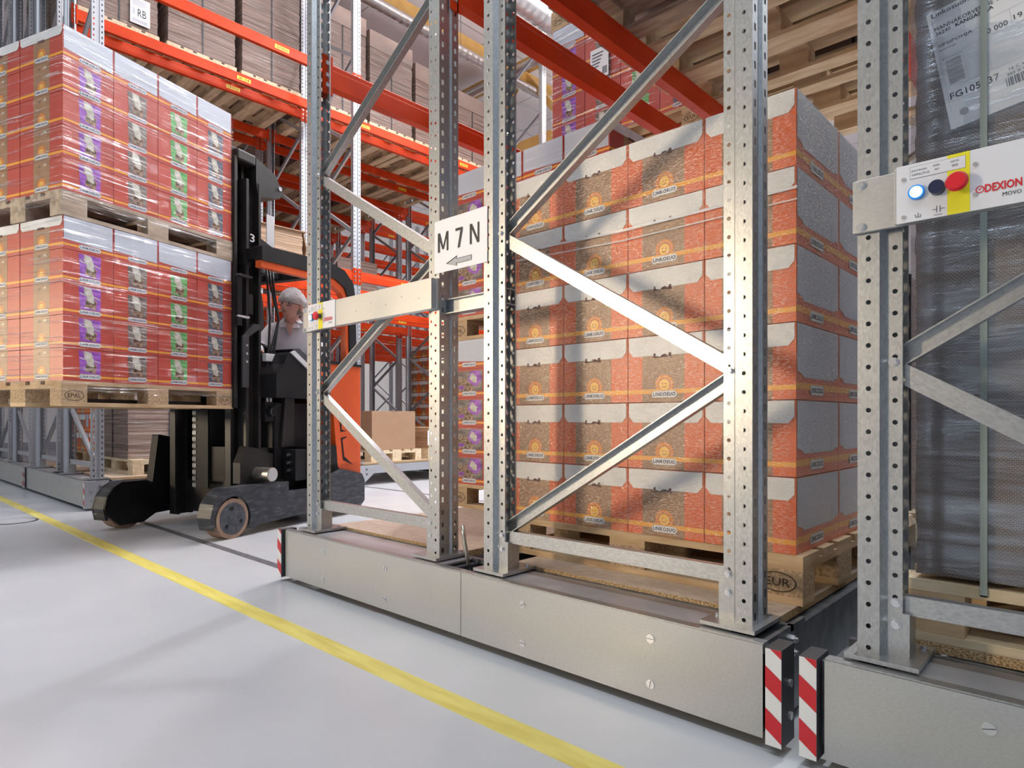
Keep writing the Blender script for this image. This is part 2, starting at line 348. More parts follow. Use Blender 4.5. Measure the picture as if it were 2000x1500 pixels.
def post_mesh(h, mat, z0=.275):
    key = (h, mat, z0)
    if key in PM: return PM[key]
    b = MB(); D = .10; W = .09   # local: x from 0 (inner) to W (outer), y 0..D
    half = [((.002, .020), (.032, .020), 'round', .012), ((.032, .020), (.044, 0), None, 0), ((.044, 0), (W, 0), 'round', -.010), ((W, 0), (W, .034), 'slot', 0), ((W, .034), (W - .009, .040), None, 0)]
    for p, q, k_, ph in half:
        strip(b, p, q, z0, z0 + h, k_, mat, ph)
        strip(b, (q[0], D - q[1]), (p[0], D - p[1]), z0, z0 + h, k_, mat, ph)
    strip(b, (W - .009, .040), (W - .009, .060), z0, z0 + h, None, mat)
    strip(b, (.002, .020), (.002, .027), z0, z0 + h, None, mat); strip(b, (.002, D - .027), (.002, D - .020), z0, z0 + h, None, mat)
    me = b.build('post', mesh_only=True); PM[key] = me; return me
BM = {}
def brace_mesh(L_, mat, op=False):
    key = (round(L_, 3), mat, op)
    if key in BM: return BM[key]
    b = MB(); pf = [(-.022, 0), (.022, 0), (.022, .028), (.019, .028), (.019, .003), (-.019, .003), (-.019, .028), (-.022, .028)]
    b.prism([(p[0], .028 - p[1] if op else p[1]) for p in pf], 2, 0, L_, mat); me = b.build('brace', mesh_only=True); BM[key] = me; return me
def brace(root, x0, z0, x1, z1, y, mat):
    dx = x1 - x0; dz = z1 - z0; L_ = math.hypot(dx, dz)
    o = bpy.data.objects.new('brace', brace_mesh(L_, mat, dx > 0 and dz > .1)); COL.objects.link(o); o.parent = root
    o.location = (x0, y, z0); o.rotation_euler = (0, math.atan2(dx, dz), 0); return o
_b = MB(); _b.box((-.075, -.09, -.005), (.075, .09, .005), 'zinc')
PLATE = _b.build('base_plate', mesh_only=True)
_b = MB(); _b.cyl((0, 0, 0), (0, 0, .002), .0105, 'bolt', 16); _b.cyl((0, 0, .002), (0, 0, .009), .008, 'bolt', 6, smooth=False)
BOLT = _b.build('bolt', mesh_only=True)
_b = MB(); _b.box((-.027, .02, 0), (.027, .08, .10), 'zinc'); FOOT = _b.build('foot_bracket', mesh_only=True)
def upright_frame(x0, x1, y, h, start, label, mat='zinc', detail=True, zt=None):
    """frame in a plane Y=y..y+.1 between x0 and x1; start 'L' puts the .95 node on the left post"""
    r = empty('upright_frame', (x0, y, 0)); W = x1 - x0; me = post_mesh(h, mat)
    a = put('post', me, r, (.09, .10, 0), pi); c = put('post', me, r, (W - .09, 0, 0), 0)
    if detail:
        for px in (.055, W - .055):
            put('base_plate', PLATE, r, (px, .055, .272), 0)
            for dx, dy in ((-.055, -.02), (.055, .06)):
                put('bolt', BOLT, r, (px + dx, .055 + dy, .277))
            for zb in (.33, .38):
                o = put('bolt', BOLT, r, (.075 if px < .5 else W - .075, .0205, zb + .02)); o.rotation_euler = (radians(90), 0, 0)
        f1 = put('foot_bracket', FOOT, r, (.075, 0, .277)); f2 = put('foot_bracket', FOOT, r, (W - .075, 0, .277))
    L_, R_ = .075, W - .075; yb = .036
    brace(r, L_, .393, R_, .393, yb, mat)
    z = .42; side = 'R' if start == 'L' else 'L'; top = .275 + h
    while z + .53 < top:
        xa, xb = (R_, L_) if side == 'R' else (L_, R_)
        brace(r, xa, z, xb, z + .51, yb + (.0 if side == 'R' else .0), mat)
        if detail and z < 3:
            o = put('bolt', BOLT, r, (.07 if side == 'R' else W - .07, .0205, z + .53)); o.rotation_euler = (radians(90), 0, 0)
        z += .54; side = 'L' if side == 'R' else 'R'
    tag(r, label, 'rack frame'); return r
# ------------------------------------------------------------------ load beams (orange)
BMM = {}
def load_beam(x, y0, y1, ztop, label, group=None, labels=0, txt='2M02', h=.12, t=.05, side=1):
    """beam along Y, thickness x..x+t, its open step on top"""
    L_ = y1 - y0; key = (round(L_, 3), h)
    if key not in BMM:
        b = MB(); b.prism([(0, -h), (t, -h), (t, -.035), (t - .006, -.028), (t - .006, -.006), (t - .012, 0), (0, 0)], 1, .0, L_, 'beam_orange'); me = b.build('load_beam', mesh_only=True)
        b = MB(); b.box((t, -.045, -h - .045), (t + .005, .012, .03), 'beam_orange'); b.box((-.004, -.010, -h - .045), (t + .005, -.004, .03), 'beam_orange')
        for zz_ in (-.13, -.08, -.02): b.box((t + .005, -.028, zz_), (t + .009, -.012, zz_ + .02), 'bolt')
        BMM[key] = (me, b.build('end_connector', mesh_only=True))
    me, cn = BMM[key]; o = put('load_beam', me, None, (x, y0, ztop)); put('end_connector', cn, o, (0, 0, 0))
    c2 = put('end_connector', cn, o, (0, L_, 0)); c2.scale = (1, -1, 1)
    for i in range(labels):
        yy = L_ * (.18 + .55 * i / max(1, labels - 1)) if labels > 1 else L_ * .62
        b = MB(); b.box((t, yy, -.09), (t + .002, yy + .17, -.045), 'beam_yellow_label')
        b.text((V((t + .002, yy, -.09)), V((0, 1, 0)), V((0, 0, 1))), txt, .02, .008, .13, .028, 'black_ink', .0008, 0); b.build('location_label', o)
    tag(o, label, 'rack beam', group); return o
# ------------------------------------------------------------------ pallets
PL = {}
def pallet_parts(kind):
    if kind in PL: return PL[kind]
    wd = {'eur': 'wood', 'light': 'wood_light', 'grey': 'wood_grey'}[kind]; bl = 'chip_block' if kind == 'eur' else wd
    out = []; whole = MB()   # long side 1.2 along X, short .8 along Y
    xs = [(-.6, -.455), (-.0725, .0725), (.455, .6)]; ys_ = [(-.4, -.3), (-.0725, .0725), (.3, .4)]
    def bx_(nm, a, c, mat, brand=None):
        b = MB(); b.box(a, c, mat); whole.box(a, c, mat)
        if brand:
            for sy in (-1, 1):
                if (sy < 0 and a[1] > -.39) or (sy > 0 and c[1] < .39): continue
                cx = (a[0] + c[0]) / 2
                Fp = (V((cx, -.4, .061)), V((1, 0, 0)), V((0, 0, 1))) if sy < 0 else (V((cx, .4, .061)), V((-1, 0, 0)), V((0, 0, 1)))
                ring = [(.055 * cos(i * pi / 12), .030 * sin(i * pi / 12)) for i in range(25)]
                for i in range(24):
                    p, q = ring[i], ring[i + 1]; b.flat(Fp, [p, q, (q[0] * .93, q[1] * .9), (p[0] * .93, p[1] * .9)], 'brand_ink', .0008)
                b.text(Fp, brand, -.036, -.012, .072, .024, 'brand_ink', .001)
        out.append((nm, b.build(nm, mesh_only=True)))
    for i, (xa, xb) in enumerate(xs):
        for k_, (ya, yb) in enumerate(ys_):
            br_ = (None if k_ == 1 or i == 1 or kind != 'eur' else ('EPAL' if (i == 0) == (k_ == 0) else 'EUR'))
            bx_('block', (xa, ya, .022), (xb, yb, .100), bl, br_)
    for ya, yb in ys_: bx_('bottom_board', (-.6, ya, 0), (.6, yb, .022), wd)
    for xa, xb in xs: bx_('cross_board', (xa, -.4, .100), (xb, .4, .122), wd)
    for ya, yb in ((-.4, -.255), (-.215, -.115), (-.0725, .0725), (.115, .215), (.255, .4)): bx_('top_board', (-.6, ya, .122), (.6, yb, .144), wd)
    PL[kind] = (out, whole.build('wooden_pallet', mesh_only=True)); return PL[kind]
def pallet(loc, rz, label, kind='eur', group=None, parts=True):
    ps, whole = pallet_parts(kind)
    if parts:
        o = empty('wooden_pallet', loc, rz)
        for nm, me in ps: put(nm, me, o)
    else: o = put('wooden_pallet', whole, None, loc, rz)
    tag(o, label, 'pallet', group); return o
# ------------------------------------------------------------------ cartons
def sun(b, F, cx, cy, r):
    for i in range(15):
        a = radians(-25 + i * 230 / 14); a0, a1 = a - .11, a + .11
        b.flat(F, [(cx + r * .78 * cos(a0), cy + r * .78 * sin(a0)), (cx + r * .95 * cos(a0 - .05), cy + r * .95 * sin(a0 - .05)), (cx + r * 1.28 * cos(a), cy + r * 1.28 * sin(a)), (cx + r * .95 * cos(a1 + .05), cy + r * .95 * sin(a1 + .05)), (cx + r * .78 * cos(a1), cy + r * .78 * sin(a1))], 'sun_orange', .0009)
    b.flat(F, [(cx + r * .70 * cos(2 * pi * i / 20), cy + r * .70 * sin(2 * pi * i / 20)) for i in range(20)], 'sun_orange', .0010)
    b.flat(F, [(cx + r * .62 * cos(2 * pi * i / 20), cy + r * .62 * sin(2 * pi * i / 20)) for i in range(20)], 'sun_yellow', .0013)
    for sx in (-1, 1): b.flat(F, [(cx + sx * r * .2 + r * .07 * cos(2 * pi * i / 8), cy + r * .12 + r * .07 * sin(2 * pi * i / 8)) for i in range(8)], 'seam_dark', .0015)
    sm = [(cx + r * .33 * cos(radians(a)), cy + r * .33 * sin(radians(a))) for a in range(200, 345, 20)]
    for p, q in zip(sm, sm[1:]): b.flat(F, [p, q, (q[0], q[1] + r * .07), (p[0], p[1] + r * .07)], 'seam_dark', .0015)
def pill(b, F, cx, cy, wd, ht):
    r = ht / 2; pts = [(cx + (wd / 2 - r) + r * cos(radians(a)), cy + r * sin(radians(a))) for a in range(-90, 91, 30)] + [(cx - (wd / 2 - r) + r * cos(radians(a)), cy + r * sin(radians(a))) for a in range(90, 271, 30)]
    e = [(cx + (p[0] - cx) * 1.03, cy + (p[1] - cy) * 1.13) for p in pts]
    b.flat(F, e, 'arrow_grey', .0016); b.flat(F, pts, 'pill_white', .0019)
    b.text(F, 'LINKOSUO', cx - wd * .455, cy - ht * .31, wd * .91, ht * .62, 'navy_ink', .0024, .04, 1.12)
def faces(w_, d_, h_):
    """print frames of a box centred in plan: front (-Y), right (+X), left(-X), back(+Y)"""
    return {'f': (V((-w_ / 2, -d_ / 2, 0)), V((1, 0, 0)), V((0, 0, 1)), w_), 'r': (V((w_ / 2, -d_ / 2, 0)), V((0, 1, 0)), V((0, 0, 1)), d_),
            'b': (V((w_ / 2, d_ / 2, 0)), V((-1, 0, 0)), V((0, 0, 1)), w_), 'l': (V((-w_ / 2, d_ / 2, 0)), V((0, -1, 0)), V((0, 0, 1)), d_)}
def near_carton():
    w_, d_, h_ = .289, .395, .2285; b = MB(); g = .0012
    b.box((-w_ / 2 + g, -d_ / 2 + g, 0), (w_ / 2 - g, d_ / 2 - g, h_ - .002), 'orange_carton')
    fr = faces(w_ - 2 * g, d_ - 2 * g, h_)
    for kf in 'fb':
        F = fr[kf][:3]; W = fr[kf][3]
        b.rect(F, W * .27, 0, W * .76, h_ - .065, 'brown_print'); b.rect(F, W * .20, 0, W * .27, h_ - .065, 'brown_print', .0005)
        b.rect(F, 0, .028, W, .043, 'stripe_print', .0008)
        b.flat(F, [(.004, h_ - .003), (.004, h_ - .050), (.022, h_ - .070), (W - .022, h_ - .070), (W - .004, h_ - .050), (W - .004, h_ - .003)], 'white_flap', .0022)
        b.flat(F, [(W * .36, h_ - .062), (W * .355, h_ - .078), (W * .50, h_ - .076), (W * .60, h_ - .079), (W * .595, h_ - .062)], 'seam_dark', .0026)
        b.flat(F, [(W * .385, h_ - .058), (W * .39, h_ - .072), (W * .45, h_ - .074), (W * .48, h_ - .067), (W * .52, h_ - .066), (W * .55, h_ - .071), (W * .575, h_ - .058)], 'white_flap', .0030)
        sun(b, F, W * .50, .058, .030); pill(b, F, W * .50, .026, .094, .021)
    for kf in 'rl':
        F = fr[kf][:3]; W = fr[kf][3]
        b.rect(F, 0, .030, W, .050, 'stripe_print', .0008)
        b.flat(F, [(.006, h_ - .003), (.006, .085), (.05, .075), (.062, .066), (W - .05, .066), (W - .035, .075), (W - .006, .075), (W - .006, h_ - .003)], 'white_carton', .0012)
        b.rect(F, W - .072, .066, W - .070, .12, 'seam_dark', .0015)
        pill(b, F, W * .45, .030, .125, .028)
    return b.build('orange_carton', mesh_only=True)
NEAR = near_carton()
def snack_carton(color, top):
    """picture on the +X face (.3 wide in Y); sun print on the -Y face (.4 wide in X)"""
    w_, d_, h_ = .395, .293, .184; g = .001; b = MB()
    b.box((-w_ / 2 + g, -d_ / 2 + g, 0), (w_ / 2 - g, d_ / 2 - g, h_ - .0015), 'red_carton'); fr = faces(w_ - 2 * g, d_ - 2 * g, h_)
    for kf in 'rl':
        F = fr[kf][:3]; W = fr[kf][3]; b.rect(F, 0, .020, W, .032, 'stripe_print', .0008)
        if top:
            b.flat(F, [(.004, h_ - .002), (.004, .055), (.03, .052), (W - .03, .040), (W - .006, .040), (W - .006, h_ - .002)], 'white_carton', .0014)
            b.rect(F, W - .05, .045, W - .049, .10, 'arrow_grey', .0018)
        elif color == 'wide':
            x0, x1, y0, y1 = W * .10, W * .92, .040, h_ - .014; P = lambda a, c: (x0 + a * (x1 - x0), y0 + c * (y1 - y0))
            b.flat(F, [P(0, 0), P(1, 0), P(1, 1), P(0, 1)], 'pic_brown', .0008)
            b.flat(F, [P(.0, .0), P(.62, .0), P(.70, .38), P(.50, .62), P(.20, .66), P(.0, .45)], 'food_print', .0012)
            b.flat(F, [P(.45, .55), P(.62, .30), P(.82, .25), P(.98, .60), P(.90, .98), P(.58, .98)], 'pic_purple', .0014)
            b.flat(F, [P(.52, .62), P(.66, .42), P(.78, .40), P(.80, .66), P(.62, .90)], 'bag_cream', .0017)
            b.flat(F, [P(.10, .12), P(.30, .10), P(.34, .26), P(.14, .30)], 'pic_purple', .0016)
        else:
            x0, x1, y0, y1 = W * .31, W * .74, .043, h_ - .010; P = lambda a, c: (x0 + a * (x1 - x0), y0 + c * (y1 - y0))
            b.flat(F, [P(.04, 0), P(.98, 0), P(1, 1), P(-.04, 1)], 'pic_' + color, .0008)
            b.flat(F, [P(.24, .12), P(.74, .02), P(.80, .42), P(.62, .5), P(.30, .45)], 'food_print', .0012)
            b.flat(F, [P(.36, .38), P(.68, .30), P(.66, .62), P(.54, .95), P(.20, 1.0), P(.22, .72), P(.32, .55)], 'bag_cream', .0016)
            b.flat(F, [P(.0, .68), P(.3, .60), P(.3, .64), P(.0, .72)], 'bag_cream', .0014); b.flat(F, [P(.64, .58), P(.98, .50), P(.98, .54), P(.64, .63)], 'bag_cream', .0014)
        pill(b, F, W * .52, .026, .125, .024)
    for kf in 'fb':
        F = fr[kf][:3]; W = fr[kf][3]; b.rect(F, 0, .020, W, .034, 'stripe_print', .0008)
        b.rect(F, W * .32, 0, W * .70, h_, 'brown_print', .0005)
        if top:
            b.flat(F, [(.004, h_ - .002), (.004, h_ - .035), (.022, h_ - .055), (W - .022, h_ - .055), (W - .004, h_ - .035), (W - .004, h_ - .002)], 'white_flap', .0022)
            b.rect(F, W * .42, h_ - .062, W * .58, h_ - .050, 'seam_dark', .0026)
        else:
            b.flat(F, [(W * .42, h_ - .03), (W * .46, h_ - .018), (W * .50, h_ - .026), (W * .47, h_ - .036)], 'food_print', .0012); b.flat(F, [(W * .53, h_ - .03), (W * .60, h_ - .016), (W * .63, h_ - .03)], 'bag_cream', .0012)
        sun(b, F, W * .51, .050, .032); pill(b, F, W * .51, .024, .125, .024)
    return b.build('red_carton', mesh_only=True)
CC = ['purple', 'brown', 'green', 'charcoal']
SN = {(c, t_): snack_carton(c, t_) for c in CC for t_ in (False, True) if not (t_ and c != 'purple')}
for c in CC + ['wide']: SN[(c, True)] = SN[('purple', True)]
SN[('wide', False)] = snack_carton('wide', False)
def wrap(name, x0, y0, x1, y1, z0, z1, mat, label, loc=(0, 0, 0), rz=0.0, amp=.004, seed=1, step=.04):
    """stretch film around a stack: a gently rippled sleeve"""
    rnd = random.Random(seed); per = [(x0, y0), (x1, y0), (x1, y1), (x0, y1)]; ring = []
    for i in range(4):
        p, q = per[i], per[(i + 1) % 4]; L_ = math.dist(p, q); n_ = max(2, int(L_ / step))
        for j in range(n_): ring.append((p[0] + (q[0] - p[0]) * j / n_, p[1] + (q[1] - p[1]) * j / n_, i, j == 0))
    nz = max(2, int((z1 - z0) / step)); vs = []; N_ = len(ring); cx, cy = (x0 + x1) / 2, (y0 + y1) / 2
    for k_ in range(nz + 1):
        for (x, y, i, cor) in ring:
            a = (0 if cor else 1) * amp * (rnd.random() + .5 * sin(x * 9 + k_ * 1.3 + y * 7))
            dx, dy = [(0, -1), (1, 0), (0, 1), (-1, 0)][i]; e = .005
            if cor: dx, dy = (-1 if x < cx else 1), (-1 if y < cy else 1)
            vs.append((x + dx * (a + e), y + dy * (a + e), z0 + (z1 - z0) * k_ / nz + (rnd.random() - .5) * ((.02 if k_ == 0 else .004) if k_ in (0, nz) else 0)))
    b = MB(); b.add(vs, [(k_ * N_ + i, k_ * N_ + (i + 1) % N_, (k_ + 1) * N_ + (i + 1) % N_, (k_ + 1) * N_ + i) for k_ in range(nz) for i in range(N_)], mat, True)
    o = b.build(name); o.location = loc; o.rotation_euler = (0, 0, rz); tag(o, label, 'stretch wrap'); return o
# ------------------------------------------------------------------ sheet stacks
def child_wrap(o, x0, y0, x1, y1, z0, z1, mat, label='', seed=1, amp=.004, step=.06):
    w_ = wrap('film_wrap', x0, y0, x1, y1, z0, z1, mat, 'x', seed=seed, amp=amp, step=step)
    for k_ in ('label', 'category'): del w_[k_]
    w_.parent = o; w_.location = tuple(-V(o.location)); return w_
def sheet_stack(x0, y0, x1, y1, z0, z1, label, mat='sheet_stack', seed=0, straps=1, cap=.0, name='cardboard_stack', group=None, amp=.006, layer=.02):
    rnd = random.Random(seed); b = MB(); n_ = max(3, int((z1 - z0) / layer)); X, Y = (x1 - x0) / 2, (y1 - y0) / 2; vs = []
    for k_ in range(n_ + 1):
        o1, o2 = (rnd.random() - .5) * amp, (rnd.random() - .5) * amp; z = (z1 - z0) * k_ / n_; r = amp * rnd.random(); bx = .012 * sin(k_ / n_ * 3.1)
        vs += [(-X + o1 - r, -Y + o2 - r + bx * 0, z), (X + o1 + r, -Y + o2 - r, z), (X + o1 + r, Y + o2 + r, z), (-X + o1 - r, Y + o2 + r, z)]
    b.add(vs, [(4 * k_ + i, 4 * k_ + (i + 1) % 4, 4 * k_ + 4 + (i + 1) % 4, 4 * k_ + 4 + i) for k_ in range(n_) for i in range(4)] + [(3, 2, 1, 0), tuple(range(4 * n_, 4 * n_ + 4))], mat)
    root = b.build(name); root.location = ((x0 + x1) / 2, (y0 + y1) / 2, z0)
    e = amp * 1.6 + .002
    if straps:
        for i in range(straps):
            xs = -X * .0 + (i - (straps - 1) / 2) * X * .8; ys = (i - (straps - 1) / 2) * Y * .8; s_ = MB()
            s_.box((xs - .007, -Y - e, -.0), (xs + .007, Y + e, z1 - z0 + .003), 'strap_black')
            s_.build('strap', root)
        s_ = MB(); s_.box((-X - e, -.008, 0), (X + e, .008, z1 - z0 + .003), 'strap_black'); s_.build('strap', root)
    if cap:
        s_ = MB(); s_.box((-X - .012, -Y - .012, z1 - z0 - cap), (X + .012, Y + .012, z1 - z0 + .006), 'sheet_face'); s_.build('top_cover', root, bevel=.006)
    tag(root, label, 'cardboard stack', group); return root
# ------------------------------------------------------------------ mobile carriages
def hazard(b, F, W, H, n_, flip=1):
    b.rect(F, 0, 0, W, H, 'hazard_white', .0008); st = H / n_; sl = W * .75
    k_ = -2
    while k_ * 2 * st < H:
        y0 = k_ * 2 * st + .2 * st; ya, yb = (y0 + sl, y0) if flip > 0 else (y0, y0 + sl)
        pts = [(0, ya), (W, yb), (W, yb + st), (0, ya + st)]
        out = []
        def clip(pts, lim, keep):
            r_ = []
            for i in range(len(pts)):
                p, q = pts[i], pts[(i + 1) % len(pts)]; ip, iq = keep(p[1]), keep(q[1])
                if ip: r_.append(p)
                if ip != iq: t_ = (lim - p[1]) / (q[1] - p[1]); r_.append((p[0] + (q[0] - p[0]) * t_, lim))
            return r_
        pts = clip(pts, 0, lambda v_: v_ >= 0)
        if len(pts) > 2: pts = clip(pts, H, lambda v_: v_ <= H)
        if len(pts) > 2: b.flat(F, pts, 'hazard_red', .0016)
        k_ += 1
_b = MB(); _b.cyl((0, 0, 0), (0, -.0025, 0), .0125, 'bolt', 20); _b.box((-.0008, -.0033, -.0115), (.0008, -.0024, .0115), 'frame_dark'); SCREW = _b.build('panel_screw', mesh_only=True)
def carriage(x0, x1, label, depth=9.0, split=None, screws=True, which='', far=False, right_bump=True, left_bump=True, plate_xs=()):
    r = empty('mobile_base', (x0, 1.59, 0)); W = x1 - x0; sp = (split if split is not None else (x0 + x1) / 2) - x0
    for a, c in ((.0, sp - .0015), (sp + .0015, W)):
        b = MB(); b.box((a, 0, .028), (c, .0025, .258), 'panel_steel'); p = b.build('front_panel', r)
        if screws:
            for fx in ((.274, .645) if a < .1 and not far else (.25, .7) if a < .1 else ((.274, .713) if not far else (.25, .7))):
                for z in (.073, .201):
                    q = put('panel_screw', SCREW, p, (a + fx * (c - a), 0, z)); q.rotation_euler = (0, random.random() * 3, 0)
    b = MB(); b.box((0, .004, .235), (W, .035, .262), 'zinc'); b.box((0, .19, .245), (W, .21, .262), 'frame_dark'); b.build('top_channel', r)
    b = MB()
    for a, c in ((.12, sp - .14), (sp + .14, W - .10)): b.box((a, .035, .254), (c, .20, .2605), 'tray_steel')
    b.build('sheet_tray', r)
    for xx in (0.0, W - .055, sp - .16, sp + .12):
        b = MB(); b.box((xx, .036, .05 if not far else .145), (xx + .05, depth, .245), 'frame_dark' if not far else 'zinc_far')
        if xx == W - .055: b.box((W - .012, .036, .03), (W, .30, .262), 'frame_dark' if not far else 'zinc_far')
        rail = b.build('side_rail', r)
    if far:
        for yy in (.0, 2.72):
            b = MB(); b.prism([(yy + .04, .245), (yy + .04, .03), (yy + .20, .03), (yy + .34, .14), (yy + .34, .245)], 0, W, W + .006, 'zinc_far')
            for q1, q2 in ((.12, .20), (.12, .14), (.24, .20), (.24, .14)): b.cyl((W + .006, yy + q1, q2), (W + .012, yy + q1, q2), .012, 'frame_dark', 8)
            b.build('side_bracket', r)
    b = MB(); b.box((0, depth * .6, .02), (W, depth * .6 + .1, .24), 'frame_dark'); b.box((0, .036, .03), (W, .06, .24), 'frame_dark')
    for yy in (.25, depth * .5): b.cyl((.2, yy, .075), (W - .2, yy, .075), .03, 'frame_dark')
    for xx in (.25, W - .3): b.cyl((xx, .3, .075), (xx + .05, .3, .075), .07, 'frame_dark', 20)
    b.build('drive_axle', r)
    if right_bump:
        b = MB(); b.box((W + .012, -.015, .022), (W + .052, .07, .262), 'zinc_far' if far else 'bumper_black'); hazard(b, (V((W + .0125, -.015, .024)), V((1, 0, 0)), V((0, 0, 1))), .039, .236, 4.6)
        b.box((W - .002, .02, .05), (W + .013, .06, .25), 'frame_dark')
        for zz_ in (.09, .17): b.cyl((W + .052, .035, zz_), (W + .058, .035, zz_), .010, 'bolt', 10)
        q = b.build('safety_bumper', r, bevel=.002)
        b = MB()
        for yy, zz_ in ((.12, .215), (.12, .18), (.12, .145), (.20, .225), (.20, .19)): b.cyl((W, yy, zz_), (W + .008, yy, zz_), .012, 'bolt', 6, smooth=False); b.cyl((W + .008, yy, zz_), (W + .016, yy, zz_), .007, 'bolt', 8)
        b.build('side_bolts', r)
    if left_bump:
        b = MB(); b.box((-.052, -.015, .022), (-.012, .07, .262), 'bumper_black'); hazard(b, (V((-.0515, -.015, .024)), V((1, 0, 0)), V((0, 0, 1))), .039, .236, 4.6)
        b.box((-.013, .02, .05), (.002, .06, .25), 'frame_dark'); b.build('safety_bumper', r, bevel=.002)
    tag(r, label, 'mobile rack base'); return r
def deck(x0, x1, y0, y1, label):
    b = MB(); b.box((x0, y0, .250), (x1, y1, .274), 'chip_top'); b.box((x0, y0 - .0006, .250), (x1, y0, .2735), 'chip_edge'); b.box((x1, y0, .250), (x1 + .0006, y1, .2735), 'chip_edge')
    return tag(b.build('chipboard_deck'), label, 'chipboard deck')
carriage(-3.052, -.637, 'galvanised mobile base under the two near racks, centre of the picture', split=-1.744)
carriage(-.493, 1.92, 'galvanised mobile base at the right edge of the picture', split=.64, right_bump=False)
carriage(-9.12, -6.703, 'galvanised mobile base left of the truck aisle, facing the reach truck', far=True)
carriage(-11.69, -9.27, 'far mobile base at the left edge of the picture', far=True, screws=True)
for i, xx in enumerate((-14.26, -16.83, -19.40)): carriage(xx, xx + 2.42, 'mobile base %s behind the left edge rack' % NTH[i], far=True, screws=False)
deck(-2.94, -1.955, 1.80, 8.0, 'chipboard deck in the empty front bay of the centre left rack')
deck(-1.675, -.675, 1.80, 8.0, 'chipboard deck under the big orange carton stack')
deck(-.43, .55, 1.85, 5.0, 'chipboard deck under the grey corrugated sheet stack at right')
deck(-7.74, -6.77, 1.80, 11.0, 'chipboard deck on the mobile base behind the truck')
deck(-8.99, -8.02, 1.80, 11.0, 'chipboard deck on the inner half of the left mobile base')
deck(-10.3, -9.3, 1.80, 11.0, 'chipboard deck on the base at the far left')
# near frames
Y0 = 1.655
F1 = upright_frame(-2.955, -1.940, Y0, 5.0, 'L', 'galvanised upright frame left of the paper sign, nearest the truck')
F2 = upright_frame(-1.690, -.690, Y0, 5.0, 'R', 'galvanised upright frame in front of the big orange carton stack')
F3 = upright_frame(-.440, .560, Y0, 5.0, 'L', 'galvanised upright frame at the right edge before grey corrugated sheets')
YF = [Y0, 4.40, 7.93, 11.5]
for i, (a, c, nm) in enumerate(((-2.955, -1.94, 'centre left rack'), (-1.69, -.69, 'centre right rack'))):
    upright_frame(a, c, 4.60, 5.0, 'L', 'second upright frame deeper in the %s' % nm)
def bay(i): return (YF[i] + .10, YF[i + 1])
ZL1, ZL2 = 2.625, 5.0
load_beam(-2.955, Y0 + .10, 4.60, ZL1, 'red orange beam high on the left side of the centre left rack')
load_beam(-1.990, Y0 + .10, 4.60, ZL1, 'red orange beam high on the right side of the centre left rack')
load_beam(-1.690, Y0 + .10, 4.60, ZL1, 'red orange beam crossing highest in front of the wrapped upper pallet')
load_beam(-.740, Y0 + .10, 4.60, ZL1, 'red orange beam on the right side of the centre right rack')
# far racks: each mobile base carries two racks
RX = [(-7.755, -6.755), (-9.005, -8.005)]
for kx in (1, 2, 3): RX += [(-7.755 - 2.57 * kx, -6.755 - 2.57 * kx), (-9.005 - 2.57 * kx, -8.005 - 2.57 * kx)]
for ri, (a, c) in enumerate(RX):
    for fi in range(4):
        if ri > 5 and fi == 0: continue
        upright_frame(a, c, YF[fi], 6.9 if ri < 4 else 6.0, 'LR'[(ri + fi) % 2], 'far upright frame, %s in the %s rack row left of the aisle' % (NTH[fi], NTH[ri]), 'zinc_far', detail=(ri < 2 and fi < 2))
    for bi in range(3):
        y0, y1 = bay(bi)
        for li, zl in enumerate((ZL1, ZL2)):
            for si, x in enumerate((c - .05, a)):
                load_beam(x, y0, y1, zl, 'orange beam, %s level %s bay, %s side, %s rack row left of aisle' % (['lower', 'upper'][li], NTH[bi], ['near', 'rear'][si], NTH[ri]), 'orange beams of the far racks', labels=(2 if bi else 1) if si == 0 and ri < 6 or (ri, si, li) == (0, 1, 1) else 0, txt=['2M02', '1M02', 'A 11', 'A 14'][(ri + bi + 3 * si) % 4])
# ------------------------------------------------------------------ near orange carton stack
Y1 = 1.95; XR = -.681; ZB = .419
for r_ in range(6):
    for c_ in range(5):
        x = XR - .2905 * (3 - c_ + .5) if c_ < 4 else XR - .2905 * .5
        y = Y1 + .1975 if c_ < 4 else Y1 + .1975 + .397
        o = put('orange_carton', NEAR, None, (x, y, ZB + .2295 * (5 - r_)))
        pos = ['leftmost column', 'second column from left', 'third column from left', 'right corner column'][c_] if c_ < 4 else 'rear column at the side'
        tag(o, 'orange sun-printed carton of the near stack, %s row down, %s' % (NTH[r_], pos), 'carton', 'cartons of the big orange stack')
pallet((-1.26, Y1 + .39, .2745), 0, 'wooden pallet under the big orange carton stack')
wrap('stretch_wrap', XR - 1.162, Y1, XR, Y1 + .79, .418, ZB + 1.372, 'film_bubble', 'clear embossed stretch wrap around the big orange carton stack', seed=3, amp=.0008, step=.05)
_w = [o for o in COL.objects if o.name.startswith('stretch_wrap')][0]
for zf, hf in ((1.488, .009), (1.455, .004)):
    b = MB(); b.prism([(XR - 1.17, zf + .012), (XR - .6, zf - .004), (XR + .004, zf + .006), (XR + .004, zf + .006 + hf), (XR - .6, zf - .004 + hf), (XR - 1.17, zf + .012 + hf)], 1, Y1 - .010, Y1 - .008, 'film_fold'); b.build('film_fold', _w)
